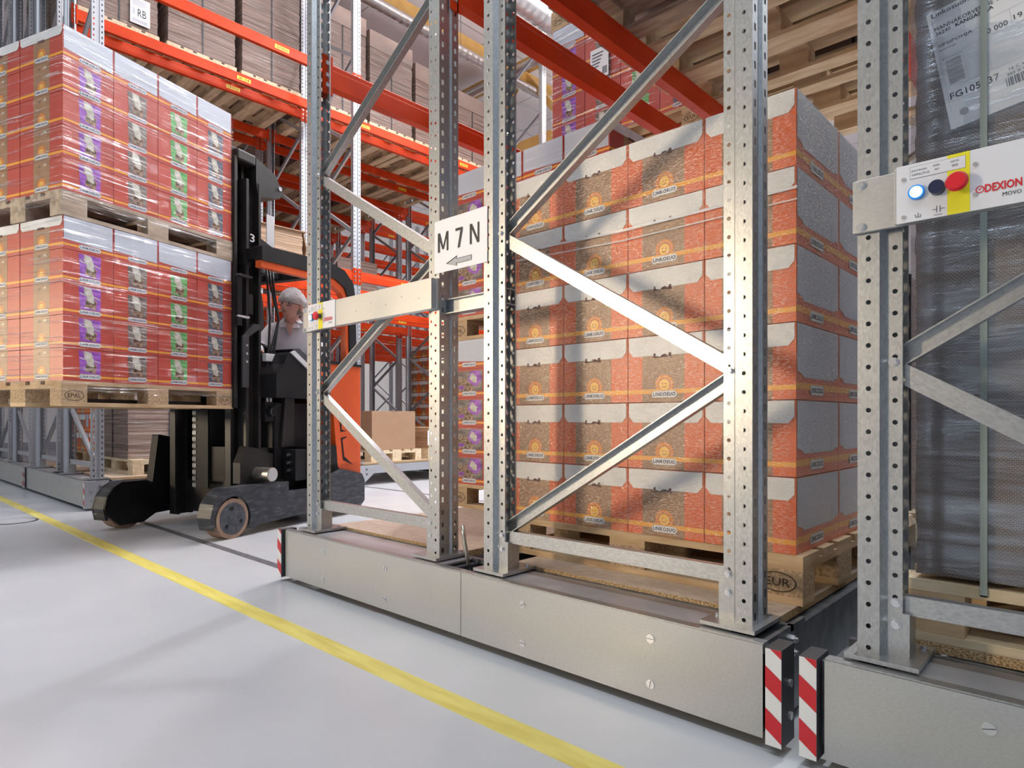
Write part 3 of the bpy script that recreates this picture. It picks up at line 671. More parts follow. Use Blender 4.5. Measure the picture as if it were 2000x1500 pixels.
def snack_stack(origin, rz, zb, cols, place, tier, back=False, tops=True):
    """cartons in local frame: long side along local Y, picture faces +X"""
    for ci in cols:
        for r_ in range(5):
            col = CC[ci] if ci < 4 else 'purple'
            lx, ly = (.37 - .2, -.98 + .295 * (ci + .5)) if ci < 4 else (.37 - .6, -.98 + .1475)
            x = origin[0] + lx * cos(rz) - ly * sin(rz); y = origin[1] + lx * sin(rz) + ly * cos(rz)
            top = r_ == 0
            o = put('red_carton', SN[(col, top)], None, (x, y, zb + .1855 * (4 - r_)), rz)
            if ci == 4: lab = 'red sun-printed carton, %s down, left end, %s' % (NTH[r_], place)
            elif top: lab = 'white-flapped carton topping the %s column, %s' % (col, place)
            else: lab = 'red carton with %s snack picture, %s down, %s' % (col, NTH[r_], place)
            tag(o, lab, 'carton', 'red cartons, ' + tier)
# ------------------------------------------------------------------ reach truck
TR = radians(19.32); TM = (-4.97, 1.717)
def tw(x, y, z=0): return (TM[0] + x * cos(TR) - y * sin(TR), TM[1] + x * sin(TR) + y * cos(TR), z)
snack_stack(TM, TR, 1.037, [0, 1, 2, 3, 4], 'lower half of the lifted load', 'lower half of the load on the truck')
snack_stack(TM, TR, 2.108, [0, 1, 2, 3, 4], 'upper half of the lifted load', 'upper half of the load on the truck')
pallet(tw(-.03, -.39, .892), TR + pi / 2, 'pallet carried on the forks under the lower red cartons')
pallet(tw(-.03, -.39, 1.964), TR + pi / 2, 'pallet between the two tiers of red cartons on the truck', 'grey')
for zb, nm, sd in ((.975, 'lower tier of the lifted red cartons', 5), (2.03, 'upper tier of the lifted red cartons', 6)):
    wrap('stretch_wrap', -.427, -.982, .372, .202, zb, zb + .99, 'film_load', 'glossy clear stretch wrap around the ' + nm, (*TM, 0), TR, seed=sd, amp=.006)
T = empty('reach_truck', (*TM, 0), TR)
tag(T, 'black and orange reach truck lifting a double load of red cartons', 'forklift truck')
for sx in (1, -1):
    b = MB(); xo, xi = (.60, .46) if sx > 0 else (-.46, -.60)
    arc = [(.152 * cos(radians(a)), .137 + .152 * sin(radians(a))) for a in range(-25, 200, 15)]
    out = [(-.170, .075), (-.190, .16), (-.165, .25), (-.115, .315), (-.05, .350), (.526, .345), (.526, .272), (1.40, .272), (1.40, .10), (.60, .075), (.24, .062), (.175, .040)]
    b.prism(list(reversed(arc))[::-1] + out, 0, xo - .014, xo, 'scuffed_black') if sx > 0 else b.prism(arc + out, 0, xi - .0, xi + .014, 'scuffed_black')
    inner = [(.02, .10), (-.150, .075), (-.185, .16), (-.16, .25), (-.11, .312), (-.05, .345), (.526, .34), (.526, .268), (1.40, .268), (1.40, .10), (.60, .08), (.20, .07)]
    b.prism([(-.168, .075), (-.188, .16), (-.163, .25), (-.113, .313), (-.05, .348), (.20, .348), (.20, .30), (-.03, .30), (-.09, .275), (-.14, .215), (-.160, .15), (-.15, .08)], 0, min(xi, xo) + .014, max(xi, xo) - .014, 'scuffed_black')
    b.prism([(.17, .345), (.526, .342), (.526, .268), (1.38, .268), (1.38, .10), (.60, .09), (.17, .09)], 0, min(xi, xo) + .002, max(xi, xo) - .002, 'scuffed_black')
    if sx < 0: b.prism([(-.15, .10), (-.185, .16), (-.165, .25), (-.115, .315), (-.05, .350), (.526, .345), (.50, .12), (.25, .10), (.12, .03), (-.06, .03)], 0, xo - .016, xo, 'truck_black')
    b.build('support_leg', T, bevel=.004)
    b = MB(); x0, x1 = (.475, .595) if sx > 0 else (-.59, -.48)
    b.cyl((x0, 0, .137), (x1, 0, .137), .137, 'wheel_tyre', 40); b.cyl((x1, 0, .137), (x1 + .002, 0, .137), .110, 'wheel_hub', 36)
    wt = b.build('load_wheel', T, bevel=.004); b = MB()
    b.cyl((x1 + .002, 0, .137), (x1 + .006, 0, .137), .038, 'bare_steel', 24, cap='wheel_hub')
    b.cyl((x1 + .006, 0, .137), (x1 + .0075, 0, .137), .033, 'wheel_hub', 24)
    for i in range(3):
        a = radians(100 + 120 * i); b.cyl((x1 + .002, .072 * cos(a), .137 + .072 * sin(a)), (x1 + .005, .072 * cos(a), .137 + .072 * sin(a)), .015, 'bare_steel', 14, cap='truck_black')
    b.build('wheel_hub', wt)
# mast
for sx in (1, -1):
    b = MB(); xa = sx * .36
    b.prism([(xa - .045, .30), (xa + .045, .30), (xa + .045, .325), (xa - sx * 0 - .012 * sx, .325), (xa - .012 * sx, .42), (xa + .045, .42), (xa + .045, .445), (xa - .045, .445)], 2, .07, 2.60, 'mast_black'); b.build('outer_mast_channel', T, bevel=.003)
    b = MB(); xa = sx * .29
    b.box((xa - .03, .235, .09), (xa + .03, .262, 2.78), 'mast_black'); b.box((xa - .008, .262, .09), (xa + .008, .335, 2.78), 'mast_black'); b.box((xa - .03, .335, .09), (xa + .03, .36, 2.72), 'mast_black'); b.build('inner_mast_channel', T, bevel=.003)
    b = MB(); xa = sx * .37; b.box((xa - .02, .205, .98), (xa + .02, .232, 2.74), 'mast_black'); b.box((xa - .006, .2, .9), (xa + .016, .24, 1.4), 'truck_black'); b.build('carriage_rail', T, bevel=.003)
    b = MB(); b.cyl((sx * .19, .38, .1), (sx * .19, .38, 1.9), .032, 'mast_black', 18); b.cyl((sx * .19, .38, 1.9), (sx * .19, .38, 2.6), .02, 'bare_steel', 14); b.build('lift_cylinder', T)
    b = MB(); b.box((sx * .2 - .05, -.92, .905), (sx * .2 + .05, .22, .94), 'mast_black'); b.box((sx * .2 - .05, .20, .905), (sx * .2 + .05, .235, 1.35), 'mast_black'); b.build('fork', T)
b = MB(); b.box((-.40, .225, 2.72), (.40, .40, 2.80), 'mast_black'); b.box((-.34, .20, 2.78), (.34, .42, 2.83), 'truck_black'); b.build('mast_crown', T, bevel=.012)
b = MB(); b.prism([(.40, 2.62), (.40, 2.79), (.60, 2.72), (.68, 2.60), (.64, 2.55), (.42, 2.50)], 0, .20, .40, 'mast_black'); b.cyl((.40, .645, 2.63), (.406, .645, 2.63), .018, 'bolt'); b.build('top_bracket', T, bevel=.006)
b = MB(); b.prism([(.42, 2.12), (.42, 2.2), (.60, 2.14), (.60, 2.08)], 0, .25, .40, 'mast_black'); b.build('side_bracket', T, bevel=.004)
for a_, c_ in (((-.40, .34, .10), (.40, .40, .34)), ((-.40, .33, 1.6), (.40, .37, 1.75)), ((-.34, .24, 1.0), (.34, .26, 1.14)), ((-.40, .44, .12), (.40, .52, .60))):
    b = MB(); b.box(a_, c_, 'mast_black'); b.build('mast_crossbar', T)
b = MB(); b.box((-.10, .26, .3), (.06, .275, 2.6), 'truck_black')
for i in range(46): b.box((-.10, .255, .3 + i * .05), (-.06, .262, .33 + i * .05), 'frame_dark')
b.build('lift_chain', T)
b = MB(); b.box((.405, .20, 1.50), (.425, .245, 1.86), 'truck_black'); b.box((.405, .20, 1.86), (.44, .33, 1.875), 'bumper_black'); b.box((.405, .20, 1.56), (.43, .31, 1.575), 'tag_grey'); b.prism([(.25, 1.42), (.30, 1.42), (.42, 1.50), (.42, 1.53), (.36, 1.53)], 0, .405, .42, 'bumper_black'); b.box((.406, .25, 1.05), (.424, .31, 1.43), 'bumper_black')
for zz_ in (1.24, 1.30, 1.36): b.cyl((.424, .285, zz_), (.430, .285, zz_), .010, 'bolt', 10)
b.build('latch_plate', T, bevel=.003)
b = MB(); b.box((.38, .52, 1.98), (.386, .60, 2.40), 'tag_grey'); b.box((.36, .50, 1.96), (.39, .53, 2.02), 'tag_grey'); b.build('data_plate', T)
F = (V((.4052, .335, 2.14)), V((0, 1, 0)), V((0, 0, 1))); b = MB(); b.text(F, '3', 0, 0, .045, .06, 'tag_grey', .001, .01)
b.build('painted_mark', T)
for i, (ya, yb) in enumerate(((.50, .55), (.53, .62), (.56, .60))):
    b = MB(); b.tube([(.40, ya, 2.0), (.405, ya + .01, 1.85), (.41, yb + .02 * (i - 1), 1.6), (.41, ya + .015, 1.35), (.41, ya, 1.2), (.41, ya, 1.0)], .009, 'hose_black'); b.build('hydraulic_hose', T)
b = MB(); b.box((.39, .47, 1.26), (.43, .60, 1.32), 'tag_grey'); b.build('hose_clamp', T, bevel=.004)
b = MB()
for i in range(2): b.cyl((.41, .50 + i * .035, .92), (.41, .50 + i * .035, 1.05), .011, 'bolt', 10)
b.cyl((.43, .52, .875), (.455, .52, .875), .04, 'truck_black', 20); b.cyl((.455, .52, .875), (.458, .52, .875), .025, 'tag_grey', 20, cap='truck_black'); b.box((.30, .46, .80), (.43, .62, .95), 'truck_black'); b.build('hose_coupling', T)
b = MB(); b.prism([(.20, .345), (.52, .345), (.52, .55), (.36, .60), (.26, .62), (.20, .50)], 0, .38, .45, 'mast_black'); b.build('tilt_link', T, bevel=.006)
b = MB(); b.cyl((.45, .36, .41), (.60, .36, .41), .052, 'bare_steel', 24); b.cyl((.60, .36, .41), (.605, .36, .41), .045, 'bolt', 8, smooth=False); b.build('pivot_pin', T); b = MB(); b.cyl((-.62, .36, .45), (-.45, .36, .45), .05, 'bare_steel', 24); b.build('pivot_pin', T)
b = MB(); b.prism([(.15, .33), (.30, .12), (.50, .12), (.60, .34), (.42, .66), (.20, .70)], 0, -.47, -.40, 'truck_black'); b.build('side_guard', T, bevel=.01)
# body
b = MB(); b.box((-.56, .55, .12), (.44, 1.38, .95), 'truck_black'); b.prism([(.44, .75), (.60, .75), (.60, 1.10), (.44, 1.10)], 2, .34, .60, 'truck_black'); b.prism([(.60, .60), (.74, .60), (.74, 1.0), (.64, 1.0)], 0, .30, .46, 'mast_black'); b.build('battery_box', T, bevel=.01)
b = MB(); b.box((.46, .62, .34), (.58, .86, .58), 'truck_black')
for zz_ in (.42, .48, .54): b.cyl((.52, .60, zz_), (.52, .625, zz_), .012, 'bolt', 10)
b.build('battery_lock', T, bevel=.008)
b = MB(); b.prism([(.44, .98), (.44, 1.16), (.52, 1.24), (.56, 1.32), (.62, 1.345), (.84, 1.18), (1.0, 1.14), (1.0, .98)], 0, -.50, .56, 'truck_black'); b.build('dashboard', T, bevel=.012)
b = MB(); b.prism([(.62, 1.352), (.60, 1.36), (.68, 1.37), (.98, 1.20), (.96, 1.16), (.86, 1.19)], 0, .30, .565, 'console_grey'); b.prism([(.58, 1.33), (.62, 1.35), (.88, 1.19), (.85, 1.165)], 0, .555, .572, 'tag_grey'); b.build('control_console', T, bevel=.006)
b = MB(); b.prism([(.90, 1.275), (1.405, 1.275), (1.405, .30), (1.16, .36), (1.10, .42), (1.03, .95), (.86, 1.16)], 0, -.58, .60, 'truck_orange')
b.build('rear_cover', T, bevel=.012)
b = MB(); F = (V((.6, 0, 0)), V((0, 1, 0)), V((0, 0, 1)))
b.flat(F, [(1.115, .88), (1.20, .895), (1.20, .885), (1.135, .87), (1.145, .73), (1.21, .715), (1.13, .71)], 'truck_black', .0035)
b.flat(F, [(1.135, .66), (1.21, .67), (1.21, .66), (1.155, .645), (1.18, .50), (1.30, .42), (1.165, .47)], 'truck_black', .0035); b.build('side_marking', T)
b = MB(); b.prism([(.90, 1.275), (1.41, 1.275), (1.41, 1.295), (.90, 1.30)], 0, -.60, .61, 'truck_black'); b.build('rear_shelf', T)
b = MB(); b.prism([(.88, .10), (.90, .34), (1.12, .40), (1.40, .34), (1.44, .28), (1.44, .10), (1.38, .055), (.92, .06)], 0, -.60, .62, 'scuffed_black'); b.box((-.5, .9, .26), (.6, 1.4, .45), 'truck_black'); b.build('rear_chassis', T, bevel=.01)
b = MB(); b.cyl((-.08, 1.15, .15), (.04, 1.15, .15), .15, 'wheel_tyre', 30); b.build('drive_wheel', T)
for sx in (1, -1):
    xa = .52 if sx > 0 else -.55
    o_ = [(.30, 1.98), (.30, 2.09), (1.05, 2.13), (1.24, 2.10), (1.36, 2.01), (1.385, 1.90), (1.41, 1.27), (1.31, 1.27), (1.29, 1.86), (1.24, 1.95), (1.12, 2.00), (1.02, 2.01)]
    b = MB(); b.prism(o_, 0, xa - .04, xa + .04, 'truck_black'); p_ = b.build('guard_side_frame', T, bevel=.012)
    i_ = [(.30, 1.93), (.30, 1.98), (1.02, 2.01), (1.12, 2.0), (1.24, 1.95), (1.29, 1.86), (1.31, 1.27), (1.275, 1.27), (1.255, 1.83), (1.20, 1.90), (1.10, 1.94), (1.02, 1.955)]
    b = MB(); b.prism(i_, 0, xa - .025, xa + .03, 'truck_orange'); b.build('guard_lining', p_)
b = MB(); b.box((-.55, .30, 2.0), (.52, .38, 2.08), 'truck_black'); b.box((-.55, 1.08, 2.03), (.52, 1.16, 2.12), 'truck_black')
for i in range(5): b.box((-.4 + i * .18, .38, 2.05), (-.37 + i * .18, 1.10, 2.09), 'truck_black')
b.build('guard_roof_bars', T, bevel=.004)
b = MB(); b.box((-.35, 1.02, .95), (.30, 1.28, 1.12), 'truck_black'); b.box((-.35, 1.25, 1.12), (.30, 1.33, 1.60), 'truck_black'); b.build('driver_seat', T, bevel=.03)
b = MB(); b.box((.36, .60, 1.30), (.372, .62, 1.36), 'truck_black'); b.cyl((.10, .72, 1.28), (.10, .74, 1.36), .02, 'truck_black'); b.cyl((.10, .745, 1.36), (.10, .755, 1.375), .13, 'truck_black', 28); b.build('steering_wheel', T)
# ------------------------------------------------------------------ driver
exec_person = True
def skin_body(name, verts, edges, radii, mat, parent=None, root=0, sub=2):
    me = bpy.data.meshes.new(name); me.from_pydata(verts, edges, []); me.materials.append(MATS[mat])
    o = bpy.data.objects.new(name, me); COL.objects.link(o)
    if parent: o.parent = parent
    m = o.modifiers.new('s', 'SKIN'); m.use_smooth_shade = True
    for i, r_ in enumerate(radii):
        sv = me.skin_vertices[0].data[i]; sv.radius = r_ if isinstance(r_, tuple) else (r_, r_); sv.use_root = (i == root)
    s_ = o.modifiers.new('u', 'SUBSURF'); s_.levels = sub; s_.render_levels = sub; return o
# person frame: origin on the seat, +Y is where the chest faces, +X his left
PO = tw(.10, 1.10, 1.10); CH = radians(-62)   # chest heading in world: facing the camera side of the truck
PR = math.atan2(-0.60, 0.80) - radians(90)     # rotation so that local +Y points to (.80,-.60)
P = empty('person', PO, PR)
tag(P, 'person in white shirt, hairnet and glasses seated in the reach truck, looking left', 'person')
SH = .50   # shoulder height above seat
bv = [(0, 0, .02), (0, -.01, .18), (0, -.005, .34), (0, 0, .47), (0, .01, .545), (0, .03, .60),
      (.17, .0, .475), (.245, .16, .32), (.185, .44, .275), (-.17, .0, .475), (-.235, .05, .33), (-.20, .22, .22),
      (.10, .03, .0), (.12, .20, .03), (.12, .24, -.10), (-.10, .03, 0), (-.12, .20, .03), (-.12, .24, -.10)]
be = [(0, 1), (1, 2), (2, 3), (3, 4), (4, 5), (3, 6), (6, 7), (7, 8), (3, 9), (9, 10), (10, 11), (0, 12), (12, 13), (13, 14), (0, 15), (15, 16), (16, 17)]
brd = [(.17, .13), (.175, .125), (.185, .125), (.15, .10), (.062, .062), (.058, .058), .078, .058, .048, .078, .058, .048, .10, .075, .055, .10, .075, .055]
body = skin_body('body', bv, be, brd, 'shirt_white', P)
def hand(px, py, pz, dirx, name, mirror):
    # palm + five fingers, curled over the console edge
    vs = [(px, py, pz)]; es = []; rs = [.026]
    vs.append((px + dirx * .0, py + .05, pz - .008)); es.append((0, 1)); rs.append((.034, .016))
    vs.append((px, py + .085, pz - .014)); es.append((1, 2)); rs.append((.036, .014))
    for k_, (ox, L_) in enumerate(((-.028, .066), (-.010, .076), (.010, .072), (.027, .058))):
        b0 = len(vs); vs += [(px + ox, py + .10, pz - .016), (px + ox * 1.1, py + .10 + L_ * .5, pz - .024), (px + ox * 1.1, py + .10 + L_ * .85, pz - .050)]
        es += [(2, b0), (b0, b0 + 1), (b0 + 1, b0 + 2)]; rs += [.010, .009, .0075]
    b0 = len(vs); vs += [(px + mirror * .036, py + .05, pz - .016), (px + mirror * .055, py + .08, pz - .03)]; es += [(1, b0), (b0, b0 + 1)]; rs += [.011, .009]
    return skin_body(name, vs, es, rs, 'skin', P)
hand(-.195, .24, .215, 0, 'hand', 1); hand(.183, .455, .272, 0, 'hand', -1)
# head: lathe-like grid sculpted into a face; local +Y face direction, turned to his right
H = empty('head', (-.01, .045, .695)); H.parent = P; H.rotation_euler = (radians(2), radians(-4), radians(-26)); H.scale = (1.12, 1.12, 1.1)
def head_mesh():
    nu, nv = 36, 26; vs = []
    for j in range(nv + 1):
        t_ = j / nv; a = -pi / 2 + pi * t_
        for i in range(nu):
            th = 2 * pi * i / nu; x = cos(th) * cos(a); y = sin(th) * cos(a); z = sin(a)
            X = x * .076; Y = y * .098; Z = z * .122
            if Z < 0: X *= 1 - .28 * (-z) ** 1.3; Y *= 1 - (.05 if y > 0 else .35) * (-z)
            if y > 0:
                fx = X / .076
                Y += .0 + .008 * math.exp(-((Z + .085) / .022) ** 2) * math.exp(-(fx / .4) ** 2)          # chin
                Y += .030 * math.exp(-((Z + .030) / .017) ** 2) * math.exp(-(fx / .17) ** 2)               # nose tip
                Y += .018 * math.exp(-((Z + .008) / .022) ** 2) * math.exp(-(fx / .12) ** 2)               # bridge
                Y -= .010 * math.exp(-((Z - .006) / .013) ** 2) * math.exp(-((abs(fx) - .42) / .2) ** 2)  # sockets
                Y += .006 * math.exp(-((Z - .028) / .010) ** 2) * math.exp(-(fx / .7) ** 2)                # brow
                Y += .006 * math.exp(-((Z + .060) / .009) ** 2) * math.exp(-(fx / .32) ** 2)               # lips
                Y += .004 * math.exp(-((Z + .03) / .02) ** 2) * math.exp(-((abs(fx) - .6) / .2) ** 2)
            vs.append((X, Y, Z))
    b = MB(); b.add(vs, [(j * nu + i, j * nu + (i + 1) % nu, (j + 1) * nu + (i + 1) % nu, (j + 1) * nu + i) for j in range(nv) for i in range(nu)], 'skin', True)
    for sx in (-1, 1):
        b.sphere((sx * .080, -.006, -.012), (.008, .020, .032), 'skin', 12, 8); b.sphere((sx * .087, -.008, -.010), (.005, .012, .022), 'skin', 10, 6)
        b.sphere((sx * .031, .078, .006), (.013, .012, .0075), 'eye_white', 12, 8); b.sphere((sx * .031 - .004, .089, .006), (.0055, .003, .0055), 'eye_dark', 10, 6)
        b.sphere((sx * .031, .0885, .027), (.017, .005, .0032), 'hair_grey', 10, 6)
    b.sphere((0, .098, -.0605), (.024, .007, .004), 'lips', 12, 6)
    b.cyl((0, -.02, -.13), (0, 0, -.05), .052, 'skin', 18)
    return b
head_mesh().build('face', H)
b = MB(); b.sphere((0, -.025, -.02), (.0805, .085, .085), 'hair_grey', 24, 12, -.6, .9); b.build('hair', H)
b = MB(); nu = 40
vs = []
for j in range(12):
    a = radians(-14 + j * 104 / 11)
    for i in range(nu):
        th = 2 * pi * i / nu; back = max(0, -sin(th)); r_ = 1.0 + .035 * sin(th * 11 + j) * (1 - j / 12) + .02 * sin(th * 7 - j * 2)
        rr = r_ * (1 + .10 * math.exp(-((j - 1.5) / 2) ** 2)) * (.90 if j == 0 else 1)
        vs.append((.094 * rr * cos(a) * cos(th), -.012 + .116 * rr * cos(a) * sin(th), .038 + .110 * sin(a) * r_ - back * .05 * cos(a)))
b.add(vs, [(j * nu + i, j * nu + (i + 1) % nu, (j + 1) * nu + (i + 1) % nu, (j + 1) * nu + i) for j in range(11) for i in range(nu)], 'hairnet', True); b.build('hairnet', H)
b = MB()
for sx in (-1, 1):
    ring = [(sx * .033 + .026 * cos(i * pi / 9), .098 - .006 * abs(cos(i * pi / 9)), .002 + .017 * sin(i * pi / 9)) for i in range(19)]; b.tube(ring, .0019, 'glasses_frame', 6)
    b.tube([(sx * .058, .092, .008), (sx * .078, .05, .006), (sx * .083, -.005, .0)], .0018, 'glasses_frame', 6)
b.tube([(-.008, .099, .006), (0, .102, .009), (.008, .099, .006)], .0019, 'glasses_frame', 6); b.build('glasses', H)
# collar of the shirt
b = MB()
for sx in (-1, 1):
    vs = [(0, -.06, .600), (sx * .062, -.01, .598), (sx * .050, .066, .560), (sx * .012, .105, .500), (sx * .075, .110, .500), (sx * .098, .03, .548), (0, -.085, .555), (sx*.085, -.03, .55)]
    b.add(vs, [(0, 1, 7, 6), (1, 2, 5, 7), (2, 3, 4, 5)], 'shirt_white')
co = b.build('collar', P); sm_ = co.modifiers.new('so', 'SOLIDIFY'); sm_.thickness = .006
b = MB(); b.prism([(-.032, .53), (.032, .53), (.0, .43)], 1, .085, .128, 'skin'); b.cyl((0, .02, .5), (0, .03, .62), .056, 'skin', 18); b.build('neck', P)
# ------------------------------------------------------------------ centre left rack, second position: two tiers of red cartons
S1 = (-2.45, 2.70)
def rack_snack(x_left, yf, zb, cols, rows, place, group, col0=0):
    for ci in cols:
        for r_ in rows:
            col = 'wide' if 'sign' in place else CC[(ci + col0) % 4]; top = r_ == 0
            o = put('red_carton', SN[(col, top)], None, (x_left + .297 * (ci + .5), yf + .1975, zb + .1775 * (4 - r_)), -pi / 2); o.scale = (1, 1, .965)
            cn = ['left column', 'second column', 'third column', 'right column'][ci]
            lab = ('red carton with white top flap, %s, %s' if top else 'red carton with ' + ('broad snack' if col == 'wide' else col) + ' picture, ' + NTH[r_] + ' down, %s, %s') % (cn, place)
            tag(o, lab, 'carton', group)
rack_snack(-3.04, 2.70, .417, range(4), range(5), 'lower tier behind sign', 'cartons behind the paper sign, lower tier')
rack_snack(-3.04, 2.70, 1.45, range(4), range(5), 'upper tier behind sign', 'cartons behind the paper sign, upper tier')
pallet((-2.45, 3.10, .2745), 0, 'pallet on the deck under the red cartons behind the paper sign')
pallet((-2.45, 3.10, 1.305), 0, 'pallet between the two red carton tiers behind the paper sign')
wrap('stretch_wrap', -3.04, 2.70, -1.85, 3.49, .418, 1.29, 'film_stack', 'clear wrap around the lower red cartons behind the paper sign', seed=12)
wrap('stretch_wrap', -3.04, 2.70, -1.85, 3.49, 1.451, 2.31, 'film_stack', 'clear wrap around the upper red cartons behind the paper sign', seed=13)
# upper level of the centre left rack: wrapped red cartons, third position
rack_snack(-3.02, 3.66, 2.770, range(4), range(5), 'wrapped pallet on beams', 'cartons of the wrapped pallet on the beams')
rack_snack(-3.02, 3.66, 3.80, range(4), range(3, 5), 'higher tier on beams', 'cartons of the second wrapped tier on the beams')
pallet((-2.43, 4.06, 2.626), 0, 'pallet on the beams under the high wrapped red cartons')
pallet((-2.43, 4.06, 3.66), 0, 'pallet atop the high wrapped red cartons at upper centre')
wrap('stretch_wrap', -3.02, 3.66, -1.83, 4.45, 2.771, 3.65, 'film_load', 'shiny stretch wrap around the high red cartons at upper centre', seed=21, amp=.008)
b = MB(); b.box((0, 0, 0), (.15, .002, .21), 'paper'); F = (V((0, -.0, 0)), V((1, 0, 0)), V((0, 0, 1)))
for i in range(5): b.rect(F, .015, .17 - i * .022, .11 - .01 * i, .178 - i * .022, 'ink_soft', .001)
for i in range(10): b.rect(F, .10 + i * .004, .02, .102 + i * .004, .07, 'ink_soft', .001)
o = b.build('shipping_label'); o.location = (-2.66, 3.640, 3.16); tag(o, 'white shipping label on the high wrapped red cartons', 'label')
# upper level of the centre right rack
pallet((-1.22, 2.25, 2.626), 0, 'weathered pallet overhead on the beams above the orange carton stack', 'grey')
pallet((-1.22, 3.15, 2.626), 0, 'bright new pallet on the beams behind the weathered overhead pallet', 'light')
pallet((-1.22, 4.05, 2.626), 0, 'bright new pallet furthest back on the centre right rack beams', 'light')
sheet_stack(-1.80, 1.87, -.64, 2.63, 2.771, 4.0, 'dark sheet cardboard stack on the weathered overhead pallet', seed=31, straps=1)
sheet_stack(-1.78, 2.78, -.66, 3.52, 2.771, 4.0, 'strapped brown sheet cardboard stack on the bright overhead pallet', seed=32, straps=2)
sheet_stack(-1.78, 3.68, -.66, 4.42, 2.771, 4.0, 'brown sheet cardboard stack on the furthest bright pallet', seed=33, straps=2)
pallet((-1.22, 3.25, .2745), 0, 'pallet on the deck behind the big orange carton stack', 'light')
sheet_stack(-1.78, 2.90, -.66, 3.60, .420, 1.45, 'brown sheet stack hidden behind the big orange carton stack', seed=34)
# ------------------------------------------------------------------ right rack: corrugated sheets
b = MB(); rnd = random.Random(4); x0, x1, y0, y1, zb, zt = -.362, .83, 1.862, 2.65, .437, 3.2; n_ = 190; vs = []; fs = []; nx = 24
prof = [rnd.uniform(-.5, .5) for _ in range(n_ + 1)]
for k_ in range(n_ + 1):
    e = .0022 * prof[k_] + .0014 * sin(k_ * .31) + .001 * sin(k_ * 1.1)
    vs += [(x0 + e, y0 + e * .6, (zt - zb) * k_ / n_), (x1 + e, y0 + e * .6, (zt - zb) * k_ / n_), (x1 + e, y1 + e, (zt - zb) * k_ / n_), (x0 + e, y1 + e, (zt - zb) * k_ / n_)]
b.add(vs, [(4 * k_ + i, 4 * k_ + (i + 1) % 4, 4 * k_ + 4 + (i + 1) % 4, 4 * k_ + 4 + i) for k_ in range(n_) for i in range(4)] + [(3, 2, 1, 0), tuple(range(4 * n_, 4 * n_ + 4))], 'corrugated')
o = b.build('corrugated_sheet_stack'); o.location = (0, 0, zb); tag(o, 'tall stack of grey brown corrugated sheets at the right edge', 'cardboard stack')
b = MB(); b.box((-.2300, 1.845, .405), (-.2160, 1.848, 3.2), 'strap_grey'); b.box((-.2300, 1.845, .405), (-.2160, 1.875, .408), 'strap_grey'); tag(b.build('plastic_strap'), 'grey green plastic strap over the corrugated sheets and shipping label', 'strap')
child_wrap(o, -.366, 1.856, .835, 2.655, .44, 3.1, 'film_cool', seed=41, amp=.002, step=.07)
pr_ = empty('timber_pallet', (-.40, 1.85, .2745)); 
for nm, (a, c) in dict(top_board=((0, 0, .122), (1.26, .10, .150)), bottom_board=((0, -.0, .0), (1.26, .10, .022))).items():
    b = MB(); b.box(a, c, 'wood_light'); b.build(nm, pr_, bevel=.001)
for xx in (0.0, .56, 1.12):
    for yy in (.0, .36, .70): b = MB(); b.box((xx, yy, .022), (xx + .14, yy + .1, .122), 'wood'); b.build('block', pr_)
for yy in (.20, .34, .48, .62, .74):
    b = MB(); b.box((0, yy, .122), (1.26, yy + .09, .148), 'wood'); b.build('top_board', pr_)
for yy in (.36, .70):
    b = MB(); b.box((0, yy, 0), (1.26, yy + .1, .022), 'wood'); b.build('bottom_board', pr_)
tag(pr_, 'pale timber pallet under the grey corrugated sheets at right', 'pallet')
# big shipping label on the sheets
b = MB(); FX = V((.94, 0, .345)).normalized(); 
ux = V((.985, 0, .171)).normalized(); uy = V((-.171, 0, .985)).normalized(); O = V((0, 0, 0)); F = (O, ux, uy)
LW, LH = .215, .30
vs = [O, O + ux * LW, O + ux * LW + uy * LH, O + uy * LH]; nn = V((0, 1, 0))
b.add([tuple(p) for p in vs] + [tuple(p + nn * .0006) for p in vs], [(0, 1, 2, 3), (7, 6, 5, 4), (0, 4, 5, 1), (1, 5, 6, 2), (2, 6, 7, 3), (3, 7, 4, 0)], 'paper')
def tx(s_, x, y, wd, h_, mat='ink_soft', bold=0): b.text(F, s_, x, y, wd, h_, mat, .0008, bold)
tx('Linkosuon', .010, .285, .075, .011); tx('MANNAKORVENTIE 1', .010, .250, .125, .0095); tx('36240', .010, .2385, .031, .0085); tx('KANGASALA', .051, .2385, .074, .009, bold=.02)
tx('SIPSIPOHJA', .010, .205, .069, .0095); tx('10 000', .098, .186, .045, .0125); tx('19.', .155, .190, .020, .012); tx('SIPSIPOHJA', .010, .196, .035, .004); tx('475X290X153', .012, .172, .040, .0045)
tx('FG105037', .012, .071, .096, .0155); tx('16 C VE', .127, .081, .035, .0065); tx('663 X 490', .122, .070, .043, .0065)
for i in range(15): b.rect(F, .017, .108 + i * .004, .048, .1100 + i * .004 + .0006 * (i % 3), 'ink_soft', .0007)
for i in range(22): b.rect(F, .117 + i * .0040, .046, .1184 + i * .0040 + .0009 * (i % 3), .066, 'ink_soft', .0007)
for (xa, ya, xb, yb) in ((.008, .04, .0085, .295), (.008, .220, .205, .2205), (.008, .180, .205, .1805), (.008, .100, .205, .1005), (.098, .1, .0985, .22), (.150, .18, .1505, .22), (.054, .1, .0545, .18), (.008, .066, .205, .0664)): b.rect(F, xa, ya, xb, yb, 'arrow_grey', .0006)
b.flat(F, [(.032 + .009 * cos(i * pi / 8), .032 + .009 * sin(i * pi / 8)) for i in range(16)], 'arrow_grey', .0006)
o = b.build('shipping_label'); o.location = (-.287, 1.8505, 1.514); tag(o, 'large white shipping label stuck on the corrugated sheets', 'label')
